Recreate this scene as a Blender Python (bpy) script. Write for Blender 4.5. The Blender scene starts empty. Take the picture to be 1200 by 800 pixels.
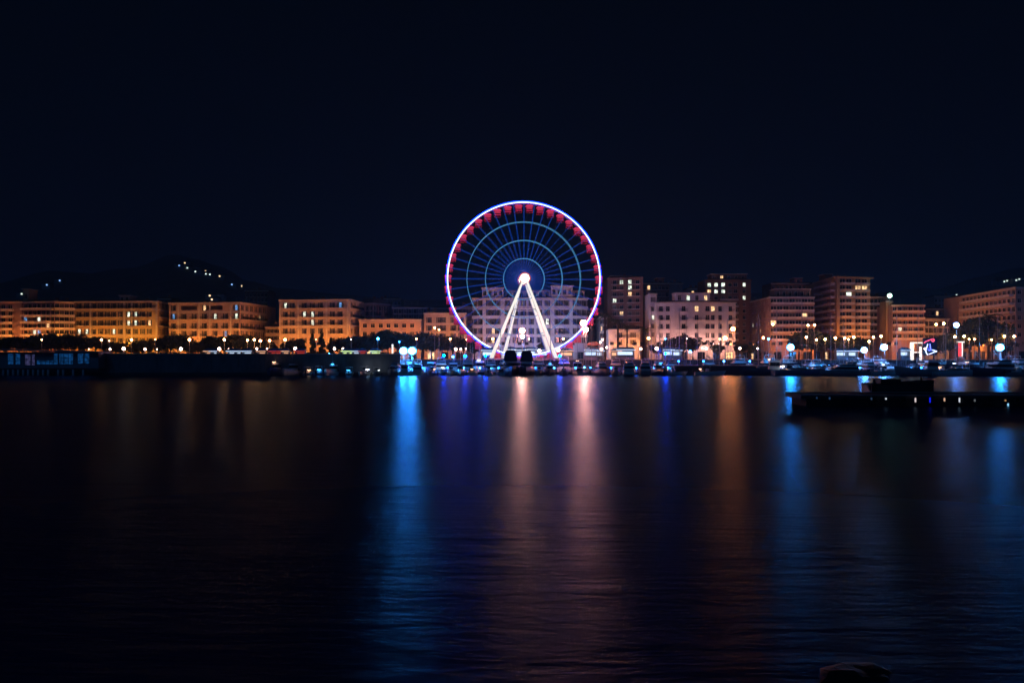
import bpy, bmesh, math, random
from mathutils import Vector, Matrix

random.seed(7)
R = math.radians
sc = bpy.context.scene
col = sc.collection

# ------------------------------------------------------------------ camera
CAMZ = 5.0
HAZE = 0.00032
HY = 418.0                      # picture row of the eye-level line (1200x800 frame)
cd = bpy.data.cameras.new("camera")
cam = bpy.data.objects.new("camera", cd)
col.objects.link(cam)
cam.location = (0, 0, CAMZ)
cam.rotation_euler = (R(90), 0, 0)
cd.sensor_width = 36.0
cd.lens = 30.0
cd.shift_y = 18.0 / 1200.0
cd.clip_start = 0.2
cd.clip_end = 20000
sc.camera = cam

# ------------------------------------------------------------------ night sky
w = bpy.data.worlds.new("World")
sc.world = w
w.use_nodes = True
nt = w.node_tree
nt.nodes.clear()
out = nt.nodes.new("ShaderNodeOutputWorld")
tc = nt.nodes.new("ShaderNodeTexCoord")
sep = nt.nodes.new("ShaderNodeSeparateXYZ")
nt.links.new(tc.outputs["Generated"], sep.inputs[0])
ramp = nt.nodes.new("ShaderNodeValToRGB")
cr = ramp.color_ramp
cr.elements[0].position = 0.0
cr.elements[0].color = (0.0030, 0.0048, 0.0124, 1)
cr.elements[1].position = 0.42
cr.elements[1].color = (0.0004, 0.0025, 0.0066, 1)
e = cr.elements.new(0.12); e.color = (0.0017, 0.0039, 0.0110, 1)
e = cr.elements.new(0.25); e.color = (0.0008, 0.0030, 0.0085, 1)
nt.links.new(sep.outputs["Z"], ramp.inputs[0])
glow = nt.nodes.new("ShaderNodeBackground")
glow.inputs[1].default_value = 0.45
nt.links.new(ramp.outputs[0], glow.inputs[0])
sky = nt.nodes.new("ShaderNodeTexSky")
sky.sky_type = 'NISHITA'
sky.sun_disc = False
FILL_EL, FILL_ROT = 38.0, 200.0
sky.sun_elevation = R(FILL_EL)
sky.sun_rotation = R(FILL_ROT)
skb = nt.nodes.new("ShaderNodeBackground")
skb.inputs[1].default_value = 0.00003
nt.links.new(sky.outputs[0], skb.inputs[0])
addn = nt.nodes.new("ShaderNodeAddShader")
nt.links.new(glow.outputs[0], addn.inputs[0])
nt.links.new(skb.outputs[0], addn.inputs[1])
nt.links.new(addn.outputs[0], out.inputs[0])

sd = bpy.data.lights.new("moonlight", 'SUN')
sd.energy = 0.10
sd.color = (0.03, 0.32, 1.0)
sd.angle = R(0.5)
so = bpy.data.objects.new("moonlight", sd)
col.objects.link(so)
# added blue fill stands behind the camera, a little to its left
so.rotation_euler = (R(90 - FILL_EL), 0, R(-20))

sc.view_settings.view_transform = 'Standard'
sc.view_settings.look = 'None'
sc.view_settings.exposure = 0.0
sc.view_settings.gamma = 1.0
sc.view_settings.use_curve_mapping = False
sc.render.engine = 'CYCLES'
sc.cycles.use_denoising = True
sc.cycles.max_bounces = 5
sc.cycles.diffuse_bounces = 2
sc.cycles.glossy_bounces = 3
sc.cycles.transparent_max_bounces = 8
sc.cycles.sample_clamp_indirect = 3.0
sc.cycles.use_light_tree = True

# ------------------------------------------------------------------ helpers
def P(px, py, d):
    return Vector(((px - 600.0) / 1000.0 * d, d, CAMZ - (py - HY) / 1000.0 * d))
def PX(px, d): return (px - 600.0) / 1000.0 * d
def PZ(py, d): return CAMZ - (py - HY) / 1000.0 * d

class MB:
    def __init__(s): s.v = []; s.f = []; s.m = []; s.sm = []
    def add(s, vs, fs, mat=0, smooth=False):
        b = len(s.v); s.v += [tuple(v) for v in vs]
        for f in fs:
            s.f.append([i + b for i in f]); s.m.append(mat); s.sm.append(smooth)
    def box(s, c, size, mat=0, rz=0.0, taper=1.0):
        x, y, z = size[0] / 2, size[1] / 2, size[2] / 2
        ca, sa = math.cos(rz), math.sin(rz); vs = []
        for dz in (-z, z):
            k = taper if dz > 0 else 1.0
            for dx, dy in ((-x, -y), (x, -y), (x, y), (-x, y)):
                dx *= k; dy *= k
                vs.append((c[0] + dx * ca - dy * sa, c[1] + dx * sa + dy * ca, c[2] + dz))
        s.add(vs, [(3, 2, 1, 0), (4, 5, 6, 7), (0, 1, 5, 4), (1, 2, 6, 5), (2, 3, 7, 6), (3, 0, 4, 7)], mat)
    def tube(s, a, b, r0, r1=None, n=6, mat=0, cap=True):
        a = Vector(a); b = Vector(b); r1 = r0 if r1 is None else r1
        d = (b - a).normalized()
        u = d.orthogonal().normalized(); v = d.cross(u); vs = []
        for p, r in ((a, r0), (b, r1)):
            for i in range(n):
                t = 2 * math.pi * i / n
                vs.append(p + u * (r * math.cos(t)) + v * (r * math.sin(t)))
        fs = [(i, (i + 1) % n, n + (i + 1) % n, n + i) for i in range(n)]
        if cap: fs += [tuple(range(n - 1, -1, -1)), tuple(range(n, 2 * n))]
        s.add(vs, fs, mat, n > 4)
    def ball(s, c, r, mat=0, seg=8, rings=5, sz=1.0):
        vs = [(c[0], c[1], c[2] - r * sz)]
        for j in range(1, rings):
            t = -math.pi / 2 + math.pi * j / rings
            for i in range(seg):
                p = 2 * math.pi * i / seg
                vs.append((c[0] + r * math.cos(t) * math.cos(p), c[1] + r * math.cos(t) * math.sin(p), c[2] + r * sz * math.sin(t)))
        vs.append((c[0], c[1], c[2] + r * sz)); fs = []
        for i in range(seg): fs.append((0, 1 + (i + 1) % seg, 1 + i))
        for j in range(rings - 2):
            for i in range(seg):
                a = 1 + j * seg + i; b = 1 + j * seg + (i + 1) % seg
                fs.append((a, b, b + seg, a + seg))
        t = len(vs) - 1; k = 1 + (rings - 2) * seg
        for i in range(seg): fs.append((k + i, k + (i + 1) % seg, t))
        s.add(vs, fs, mat, True)
    def ring(s, c, Rr, r, n=96, k=6, mat=0, axis='y'):
        vs = []
        for i in range(n):
            t = 2 * math.pi * i / n
            for j in range(k):
                q = 2 * math.pi * j / k
                rr = Rr + r * math.cos(q)
                vs.append((c[0] + rr * math.cos(t), c[1] + r * math.sin(q), c[2] + rr * math.sin(t)))
        fs = []
        for i in range(n):
            for j in range(k):
                a = i * k + j; b = i * k + (j + 1) % k
                c2 = ((i + 1) % n) * k + (j + 1) % k; d = ((i + 1) % n) * k + j
                fs.append((a, b, c2, d))
        s.add(vs, fs, mat, True)
    def mesh(s, name, mats):
        me = bpy.data.meshes.new(name)
        me.from_pydata(s.v, [], s.f)
        for m in mats: me.materials.append(m)
        me.polygons.foreach_set("material_index", s.m)
        me.polygons.foreach_set("use_smooth", s.sm)
        me.update()
        return me
    def build(s, name, mats, parent=None, loc=None, rz=0):
        if not isinstance(mats, (list, tuple)): mats = [mats]
        return put(name, s.mesh(name, mats), parent, loc, rz)

def put(name, me, parent=None, loc=None, rz=0):
    o = bpy.data.objects.new(name, me); col.objects.link(o)
    if parent: o.parent = parent
    if loc is not None: o.location = loc
    o.rotation_euler.z = rz
    return o
def empty(name, loc=(0, 0, 0), rz=0):
    return put(name, None, None, loc, rz)
def tag(o, label=None, cat=None, group=None, kind=None):
    if label: o['label'] = label
    if cat: o['category'] = cat
    if group: o['group'] = group
    if kind: o['kind'] = kind
    return o
def kids(o): return [c for c in ALLK.get(o, [])]
def copy_tree(o, tree, parent=None):
    """tree = list of (child, [grandchildren])"""
    c = o.copy(); col.objects.link(c)
    for ch, gr in tree:
        k = ch.copy(); col.objects.link(k); k.parent = c
        for g in gr:
            q = g.copy(); col.objects.link(q); q.parent = k
    return c
def tree_of(o):
    return [(c, list(c.children)) for c in o.children]

# labels: everything that repeats is registered and gets the landmark and its order at the end
REG = []
LAND = [(-200, 27, "the leftmost brown block"), (27, 87, "the red ribbon block"), (87, 197, "the yellow orange palazzo"),
        (197, 320, "the palazzo with loggias"), (320, 425, "the square orange palazzo"),
        (425, 495, "the low office building"), (495, 553, "the pale corner house"),
        (553, 600, "the left wheel legs"), (600, 630, "the ferris wheel hub"), (630, 705, "the right wheel legs"), (705, 760, "the eight storey tower"),
        (760, 812, "the pink house's left half"), (812, 864, "the pink house's right half"), (864, 890, "the brown penthouse tower"),
        (890, 955, "the white banded block"), (955, 1020, "the tall orange tower"),
        (1020, 1062, "the greenish high lamp"), (1062, 1084, "the white lit gateway"), (1084, 1130, "the blue neon emblem"), (1130, 1400, "the long slanting block")]
ORD = "first second third fourth fifth sixth seventh eighth ninth tenth eleventh twelfth thirteenth fourteenth fifteenth sixteenth seventeenth eighteenth nineteenth twentieth".split()
def reg(o, base, px, prep="below"): REG.append((o, base, px, prep))
def finish_labels():
    g = {}
    for o, base, px, prep in REG:
        lm = next(l[2] for l in LAND if l[0] <= px < l[1])
        g.setdefault((base, prep, lm), []).append((px, o))
    for (base, prep, lm), L in g.items():
        L.sort(key=lambda t: t[0])
        for i, (px, o) in enumerate(L):
            if len(L) == 1: o['label'] = f"{base} {prep} {lm}"
            else: o['label'] = f"{base} {prep} {lm}, {ORD[i]} from left"

# ------------------------------------------------------------------ materials
def principled(name, color, rough=0.7, metal=0.0, spec=None, noise=0.0, nscale=1.0, bump=0.0, nz=1.0):
    m = bpy.data.materials.new(name); m.use_nodes = True
    t = m.node_tree; b = t.nodes["Principled BSDF"]
    b.inputs["Base Color"].default_value = (*color, 1)
    b.inputs["Roughness"].default_value = rough
    b.inputs["Metallic"].default_value = metal
    if spec is not None: b.inputs["Specular IOR Level"].default_value = spec
    if noise or bump:
        c = t.nodes.new("ShaderNodeTexCoord")
        mp = t.nodes.new("ShaderNodeMapping"); mp.inputs["Scale"].default_value = (nscale, nscale, nscale * nz)
        n = t.nodes.new("ShaderNodeTexNoise"); n.inputs["Scale"].default_value = 1.0
        n.inputs["Detail"].default_value = 5; n.inputs["Roughness"].default_value = 0.65
        t.links.new(c.outputs["Object"], mp.inputs[0]); t.links.new(mp.outputs[0], n.inputs[0])
        if noise:
            r = t.nodes.new("ShaderNodeValToRGB")
            r.color_ramp.elements[0].position = 0.3; r.color_ramp.elements[1].position = 0.7
            r.color_ramp.elements[0].color = (*[max(0, x * (1 - noise)) for x in color], 1)
            r.color_ramp.elements[1].color = (*[min(1, x * (1 + noise * 0.6)) for x in color], 1)
            t.links.new(n.outputs["Fac"], r.inputs[0]); t.links.new(r.outputs[0], b.inputs["Base Color"])
        if bump:
            bn = t.nodes.new("ShaderNodeBump"); bn.inputs["Strength"].default_value = bump
            bn.inputs["Distance"].default_value = 0.1
            t.links.new(n.outputs["Fac"], bn.inputs["Height"]); t.links.new(bn.outputs[0], b.inputs["Normal"])
    return m
def emit(name, color, strength, base=(0.02, 0.02, 0.02)):
    m = bpy.data.materials.new(name); m.use_nodes = True
    b = m.node_tree.nodes["Principled BSDF"]
    b.inputs["Base Color"].default_value = (*base, 1)
    b.inputs["Emission Color"].default_value = (*color, 1)
    b.inputs["Emission Strength"].default_value = strength
    return m
def window_light(name, color, strength):
    """a lit room behind a curtain: uneven, per-window noise"""
    m = emit(name, color, strength); t = m.node_tree; b = t.nodes["Principled BSDF"]
    c = t.nodes.new("ShaderNodeTexCoord"); n = t.nodes.new("ShaderNodeTexNoise")
    oi = t.nodes.new("ShaderNodeObjectInfo"); va = t.nodes.new("ShaderNodeVectorMath"); va.operation = 'ADD'
    ms = t.nodes.new("ShaderNodeMath"); ms.operation = 'MULTIPLY'; ms.inputs[1].default_value = 40
    t.links.new(oi.outputs["Random"], ms.inputs[0])
    t.links.new(c.outputs["Object"], va.inputs[0]); t.links.new(ms.outputs[0], va.inputs[1])
    n.inputs["Scale"].default_value = 1.3; n.inputs["Detail"].default_value = 2
    mr = t.nodes.new("ShaderNodeMapRange"); mr.inputs[1].default_value = 0.35; mr.inputs[2].default_value = 0.65
    mr.inputs[3].default_value = strength * 0.35; mr.inputs[4].default_value = strength * 1.5
    t.links.new(va.outputs[0], n.inputs[0]); t.links.new(n.outputs["Fac"], mr.inputs[0])
    t.links.new(mr.outputs[0], b.inputs["Emission Strength"])
    return m

M = {}
def plaster(k, c, n=0.18): M[k] = principled("plaster_" + k, c, 0.85, noise=n, nscale=0.35, bump=0.2, nz=0.6)
plaster("ochre", (0.46, 0.33, 0.17)); plaster("salmon", (0.48, 0.33, 0.26)); plaster("peach", (0.50, 0.38, 0.27))
plaster("rose", (0.36, 0.22, 0.20)); plaster("brick", (0.27, 0.15, 0.10)); plaster("brown", (0.20, 0.13, 0.10))
plaster("cream", (0.52, 0.46, 0.38)); plaster("white", (0.62, 0.58, 0.56)); plaster("tan", (0.42, 0.28, 0.16)); plaster("grey", (0.30, 0.29, 0.30))
M["stone"] = principled("pale_stone_trim", (0.55, 0.48, 0.40), 0.8, noise=0.15, nscale=0.6)
M["parapet"] = principled("parapet_render", (0.58, 0.50, 0.46), 0.8, noise=0.2, nscale=0.5)
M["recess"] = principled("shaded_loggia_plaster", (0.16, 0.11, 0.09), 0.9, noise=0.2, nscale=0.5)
M["roof"] = principled("roof_felt_and_tile", (0.07, 0.05, 0.045), 0.9, noise=0.3, nscale=0.8, bump=0.3)
M["glass"] = principled("dark_window_glass", (0.012, 0.014, 0.02), 0.08, spec=0.6)
M["shutter"] = principled("louvred_shutter_paint", (0.07, 0.055, 0.05), 0.6)
M["iron"] = principled("black_iron_railing", (0.02, 0.02, 0.02), 0.5, metal=0.3)
M["lit_warm"] = window_light("lit_room_warm", (1.0, 0.62, 0.30), 1.6)
M["lit_white"] = window_light("lit_room_white", (0.80, 0.92, 0.75), 1.7)
M["lit_blue"] = window_light("lit_room_blue", (0.15, 0.45, 1.0), 0.9)
M["pole"] = principled("galvanised_pole", (0.35, 0.36, 0.37), 0.45, metal=0.6)
M["lamp_sodium"] = emit("sodium_lamp_globe", (1.0, 0.36, 0.12), 85)
M["lamp_street"] = emit("sodium_street_lantern", (1.0, 0.32, 0.06), 330)
M["lamp_sodium_hot"] = emit("sodium_flood_lens", (1.0, 0.285, 0.18), 680)
M["lamp_amber"] = emit("amber_flood_lens", (1.0, 0.20, 0.05), 330)
M["lamp_street_white"] = emit("white_road_lantern", (0.25, 0.42, 1.0), 330)
M["lamp_street_pink"] = emit("pinkish_road_lantern", (1.0, 0.46, 0.38), 210)
M["lamp_street_dim"] = emit("dim_road_lantern", (1.0, 0.35, 0.16), 110)
M["lamp_street_gold"] = emit("golden_road_lantern", (1.0, 0.38, 0.04), 290)
M["ped_blue"] = emit("blue_pedestal_lens", (0.01, 0.16, 1.0), 45)
M["ped_cyan"] = emit("cyan_pedestal_lens", (0.03, 0.32, 0.9), 45)
M["lamp_warm"] = emit("warm_white_lamp_globe", (1.0, 0.62, 0.50), 22)
M["lamp_white"] = emit("cold_white_flood_lens", (0.13, 0.38, 1.0), 290)
M["lamp_blue"] = emit("blue_white_flood_lens", (0.035, 0.34, 1.0), 380)
M["lamp_bluesmall"] = emit("blue_lamp_globe", (0.03, 0.30, 1.0), 40)
M["lamp_deepblue"] = emit("deep_blue_lamp_globe", (0.0, 0.06, 1.0), 300)
M["lamp_green"] = emit("greenish_mast_lens", (0.55, 1.0, 0.75), 40)
M["hull_white"] = principled("white_gelcoat", (0.72, 0.74, 0.76), 0.3, noise=0.08, nscale=0.8)
M["hull_navy"] = principled("navy_gelcoat", (0.015, 0.03, 0.08), 0.3)
M["hull_blue"] = principled("faded_blue_paint", (0.05, 0.16, 0.32), 0.5, noise=0.25, nscale=0.8)
M["hull_grey"] = principled("grey_work_paint", (0.22, 0.25, 0.28), 0.5, noise=0.25, nscale=0.8)
M["hull_black"] = principled("black_tarred_hull", (0.012, 0.012, 0.014), 0.6, noise=0.3, nscale=1.0)
M["deck"] = principled("weathered_teak_deck", (0.30, 0.24, 0.17), 0.7, noise=0.2, nscale=2)
M["canvas"] = principled("navy_canvas_cover", (0.02, 0.04, 0.09), 0.9, noise=0.2, nscale=1.5)
M["canvasw"] = principled("white_canvas_cover", (0.6, 0.62, 0.64), 0.9, noise=0.1, nscale=1.5)
M["tinted"] = principled("tinted_boat_glass", (0.01, 0.012, 0.018), 0.06)
M["chrome"] = principled("stainless_tube", (0.6, 0.62, 0.65), 0.2, metal=1.0)
M["antifoul"] = principled("dark_antifouling", (0.05, 0.02, 0.02), 0.8)
M["bark"] = principled("tree_bark", (0.09, 0.065, 0.045), 0.9, noise=0.3, nscale=3, bump=0.5)
M["concrete"] = principled("sea_wall_concrete", (0.20, 0.20, 0.20), 0.9, noise=0.35, nscale=0.5, bump=0.3, nz=0.4)
M["concrete_dark"] = principled("wet_dark_concrete", (0.045, 0.045, 0.045), 0.7, noise=0.4, nscale=0.7, bump=0.3)
M["rubber"] = principled("black_rubber", (0.015, 0.015, 0.015), 0.8)
M["signwhite"] = emit("backlit_white_panel", (1.0, 0.93, 0.85), 1.5)
M["stall_light"] = emit("stall_strip_light", (0.6, 0.75, 1.0), 1.5)
M["stall_warm"] = emit("stall_warm_light", (1.0, 0.5, 0.3), 1.3)
M["stall_red"] = emit("stall_red_light", (1.0, 0.08, 0.06), .7)
M["stall_yellow"] = emit("stall_yellow_light", (0.75, 1.0, 0.4), 1.8)
M["whitepaint"] = principled("white_painted_steel", (0.75, 0.76, 0.78), 0.4)

# foliage: two-tone leaves, colour varies leaf by leaf
def leafmat(name, a, b):
    m = principled(name, a, 0.6); t = m.node_tree; bs = t.nodes["Principled BSDF"]
    g = t.nodes.new("ShaderNodeNewGeometry"); r = t.nodes.new("ShaderNodeValToRGB")
    r.color_ramp.elements[0].color = (*a, 1); r.color_ramp.elements[1].color = (*b, 1)
    t.links.new(g.outputs["Random Per Island"], r.inputs[0]); t.links.new(r.outputs[0], bs.inputs["Base Color"])
    return m
M["leaf"] = leafmat("evergreen_leaves", (0.025, 0.04, 0.015), (0.09, 0.11, 0.04))
M["leaf2"] = leafmat("olive_leaves", (0.04, 0.05, 0.02), (0.13, 0.13, 0.06))
M["palm"] = leafmat("palm_fronds", (0.035, 0.06, 0.02), (0.10, 0.12, 0.05))

# ------------------------------------------------------------------ setting: water, land, hills
wm = bpy.data.materials.new("harbour_water"); wm.use_nodes = True
t = wm.node_tree; t.nodes.clear()
wo = t.nodes.new("ShaderNodeOutputMaterial"); wmix = t.nodes.new("ShaderNodeMixShader"); wf = t.nodes.new("ShaderNodeFresnel"); wf.inputs["IOR"].default_value = 1.33
wd_ = t.nodes.new("ShaderNodeBsdfDiffuse"); wd_.inputs["Color"].default_value = (0.003, 0.035, 0.12, 1)
b = t.nodes.new("ShaderNodeBsdfGlossy"); b.distribution = 'BECKMANN'; b.inputs["Color"].default_value = (0.15, 0.235, 0.32, 1); b.inputs["Roughness"].default_value = 0.26
t.links.new(wf.outputs[0], wmix.inputs[0]); t.links.new(wd_.outputs[0], wmix.inputs[1]); t.links.new(b.outputs[0], wmix.inputs[2]); t.links.new(wmix.outputs[0], wo.inputs["Surface"])
c = t.nodes.new("ShaderNodeTexCoord")
def wave(sx, sy, detail, rough):
    mp = t.nodes.new("ShaderNodeMapping"); mp.inputs["Scale"].default_value = (sx, sy, 1)
    n = t.nodes.new("ShaderNodeTexNoise"); n.inputs["Scale"].default_value = 1; n.inputs["Detail"].default_value = detail
    n.inputs["Roughness"].default_value = rough; n.inputs["Distortion"].default_value = 0.4
    t.links.new(c.outputs["Object"], mp.inputs[0]); t.links.new(mp.outputs[0], n.inputs[0]); return n
n1 = wave(0.9, 3.2, 6, 0.62); n2 = wave(0.16, 0.85, 4, 0.6)
bp1 = t.nodes.new("ShaderNodeBump"); bp1.inputs["Strength"].default_value = 1.0; bp1.inputs["Distance"].default_value = 0.08
bp2 = t.nodes.new("ShaderNodeBump"); bp2.inputs["Strength"].default_value = 0.8; bp2.inputs["Distance"].default_value = 0.21
t.links.new(n2.outputs["Fac"], bp2.inputs["Height"]); t.links.new(n1.outputs["Fac"], bp1.inputs["Height"])
t.links.new(bp2.outputs[0], bp1.inputs["Normal"]); t.links.new(bp1.outputs[0], b.inputs["Normal"])
mb = MB(); mb.add([(-2280, -340, 0), (2280, -340, 0), (2280, 2600, 0), (-2280, 2600, 0)], [(0, 1, 2, 3)])
tag(mb.build("water", wm), "calm dark harbour water streaked with lamp reflections", kind="structure")

LAND_Z = 4.0
QY = 262.0
M["paving"] = principled("promenade_paving", (0.13, 0.12, 0.115), 0.85, noise=0.25, nscale=0.4, bump=0.2)
M["asphalt"] = principled("seafront_asphalt", (0.05, 0.05, 0.05), 0.85, noise=0.2, nscale=0.5, bump=0.2)
XW = PX(470, 237)
mb = MB()
pts = [(-700, 237.3), (XW, 237.3), (XW, QY), (900, QY), (2270, 700), (2270, 2590), (-2270, 2590), (-2270, 700)]
n = len(pts)
mb.add([(x, y, LAND_Z) for x, y in pts] + [(x, y, -.8) for x, y in pts],
       [tuple(range(n))])
mb.add([(x, y, LAND_Z) for x, y in pts] + [(x, y, -.8) for x, y in pts], [(i, n + i, n + (i + 1) % n, (i + 1) % n) for i in range(n)], 1)
tag(mb.build("ground", [M["paving"], M["concrete_dark"]]), "paved promenade ground behind the harbour", kind="structure")
mb = MB(); mb.box((0, 312, LAND_Z + 0.003), (1100, 12, 0.006))
tag(mb.build("road", M["asphalt"]), "seafront road between the trees and the buildings", kind="structure")
mb = MB()
for y in (305.7, 318.3): mb.box((0, y, LAND_Z + 0.06), (1100, 0.35, 0.14))
tag(mb.build("kerb", M["stone"]), "stone kerbs of the seafront road", kind="structure")
mk = MB()
for i in range(-90, 91): mk.box((i * 6, 312, LAND_Z + 0.011), (2.6, 0.14, 0.004))
tag(mk.build("road_marking", M["whitepaint"]), "dashed centre line of the seafront road", kind="structure")

RID = [(-400, 344), (0, 338), (60, 326), (100, 328), (150, 320), (205, 304), (232, 311), (260, 320), (290, 336), (330, 346), (420, 352), (560, 356), (700, 352),
       (880, 350), (1000, 348), (1090, 344), (1150, 332), (1200, 322), (1300, 310), (1600, 300)]
def interp(tab, x):
    if x <= tab[0][0]: return tab[0][1]
    for (a, b_), (c_, d_) in zip(tab, tab[1:]):
        if x <= c_: 
            k = (x - a) / (c_ - a); k = k * k * (3 - 2 * k); return b_ + (d_ - b_) * k
    return tab[-1][1]
def hill_h(x, y):
    px = 600 + x / max(y, 1) * 1000
    peak = PZ(interp(RID, px), 1200) - LAND_Z
    k = (y - 480) / 720.0
    k = max(0.0, min(1.0, k)) if y < 1200 else max(0.0, 1 - (y - 1200) / 1500)
    k = k * k * (3 - 2 * k) if y >= 1200 else math.sin(k * math.pi / 2) ** 1.3
    return LAND_Z + peak * k + 2.5 * math.sin(x * 0.021 + y * 0.013) * k + 1.6 * math.sin(x * 0.057 - y * 0.031) * k
mb = MB(); ny = 52; nx = 180; vs = []
for j in range(ny):
    y = 480 + j * 36
    for i in range(nx):
        x = max(-2265, min(2265, (-1.15 + 2.3 * i / (nx - 1)) * y))
        vs.append((x, y, hill_h(x, y) - (0.4 if j == 0 else 0)))
mb.add(vs, [(j * nx + i, j * nx + i + 1, (j + 1) * nx + i + 1, (j + 1) * nx + i) for j in range(ny - 1) for i in range(nx - 1)], 0, True)
M["hill"] = principled("scrub_hillside", (0.09, 0.09, 0.08), 0.95, noise=0.4, nscale=0.05)
tag(mb.build("hills", M["hill"]), "dark wooded hills behind the town", kind="structure")

# ------------------------------------------------------------------ sea wall, pier, pavilion, rock
mb = MB()
x0, x1 = PX(104, 236), XW
mb.box(((x0 + x1) / 2, 236, 2.6), (x1 - x0, 1.6, 6.2)); mb.box(((x0 + x1) / 2, 235.9, 5.82), (x1 - x0 + .2, 2.0, 0.24), 1)
k = x0 + 4
while k < x1 - 2:
    mb.box((k, 235.12, 2.5), (0.5, 0.22, 5.9), 0); k += 7.5
mb.box(((x0 + x1) / 2, 234.6, 0.25), (x1 - x0, 1.9, 0.9), 2)
tag(mb.build("sea_wall", [M["concrete"], M["stone"], M["concrete_dark"]]), "long pale concrete sea wall on the left, dimly lit blue, with a stone coping", "sea wall")

r_ = empty("pier_pavilion", (PX(57, 231), 231, 0))
tag(r_, "low waterside pavilion on stub piles with dim blue windows, at the far left", "pavilion")
W = PX(117, 231) - PX(-40, 231); cx = (PX(117, 231) + PX(-40, 231)) / 2 - PX(57, 231)
def L(px): return PX(px, 231) - PX(57, 231)
mb = MB(); mb.box((cx, 3.5, 4.0), (W - 1.2, 6, 4.7)); mb.build("wall", M["grey"], r_)
mb = MB(); mb.box((cx, 3.2, 1.75), (W, 8.2, 0.35)); mb.build("deck", M["concrete_dark"], r_)
mb = MB()
a, b2 = L(-40), L(117)
mb.add([(a, -1.2, 7.4), (b2, -1.2, 6.5), (b2, 7.6, 6.5), (a, 7.6, 7.4), (a, -1.2, 6.9), (b2, -1.2, 6.1), (b2, 7.6, 6.1), (a, 7.6, 6.9)],
       [(0, 1, 2, 3), (7, 6, 5, 4), (4, 5, 1, 0), (5, 6, 2, 1), (6, 7, 3, 2), (7, 4, 0, 3)])
mb.build("roof", M["grey"], r_)
M["pav_glow"] = window_light("dim_blue_interior", (0.02, 0.22, 0.75), 0.16)
M["pav_glow2"] = window_light("dim_violet_interior", (0.25, 0.25, 0.7), 0.12)
for (xa, xb, za, zb, mm) in [(8, 15, 414, 427, 0), (17, 23, 414, 427, 0), (28, 35, 415, 428, 1), (36, 40, 415, 428, 1), (42, 62, 422, 427, 0), (62, 67, 414, 427, 0), (68, 85, 414, 427, 0), (90, 97, 414, 426, 0), (98, 104, 414, 426, 0), (-30, -20, 414, 427, 0), (-14, -4, 414, 427, 0)]:
    mb = MB(); z0, z1 = PZ(zb, 231), PZ(za, 231); X0, X1 = L(xa), L(xb); ww = X1 - X0
    mb.box(((X0 + X1) / 2, 0.46, (z0 + z1) / 2), (ww, 0.04, z1 - z0), mm)
    nb = max(1, int(ww / 1.1))
    for i in range(nb + 1): mb.box((X0 + ww * i / nb, 0.40, (z0 + z1) / 2), (0.1, 0.1, z1 - z0 + .1), 2)
    for zz in (z0, z1, (z0 + z1) / 2 + .2): mb.box(((X0 + X1) / 2, 0.41, zz), (ww, 0.07, 0.1), 2)
    mb.build("window", [M["pav_glow"], M["pav_glow2"], M["iron"]], r_)
x = a + 1
pm = MB(); pm.tube((0, 0, -1.0), (0, 0, 1.57), 0.28, n=8); pme = pm.mesh("pile", [M["hull_white"]])
while x < b2 - 4:
    if random.random() < 0.85: put("pile", pme, r_, (x, -0.6, 0))
    x += 1.35

# right-hand pier
r_ = empty("harbour_pier", (PX(1080, 88), 88, 0))
tag(r_, "low black pier crossing the water on the right, above the reflections", "pier")
xl = PX(936, 87) - r_.location.x; xr = 60.0
mb = MB(); mb.box(((xl + xr) / 2, 0.8, 0.97), (xr - xl, 5.0, 0.4)); mb.build("deck", M["concrete_dark"], r_)
mb = MB(); mb.box(((xl + xr) / 2 + .3, 0.8, 0.28), (xr - xl - .6, 4.6, .96)); mb.build("float", M["rubber"], r_)
mb = MB(); mb.box(((xl + xr) / 2, -1.74, 1.12), (xr - xl, 0.07, 0.12)); mb.box(((xl + xr) / 2, 3.34, 1.2), (xr - xl, 0.07, 0.12)); mb.build("edge_rail", M["pole"], r_)
tm = MB(); tm.ring((0, 0, 0), 0.3, 0.13, 16, 6); tme = tm.mesh("tyre_fender", [M["rubber"]])
for i in range(14): put("tyre_fender", tme, r_, (xl + 1.5 + i * 2.9, -1.93, 0.6))
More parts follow.
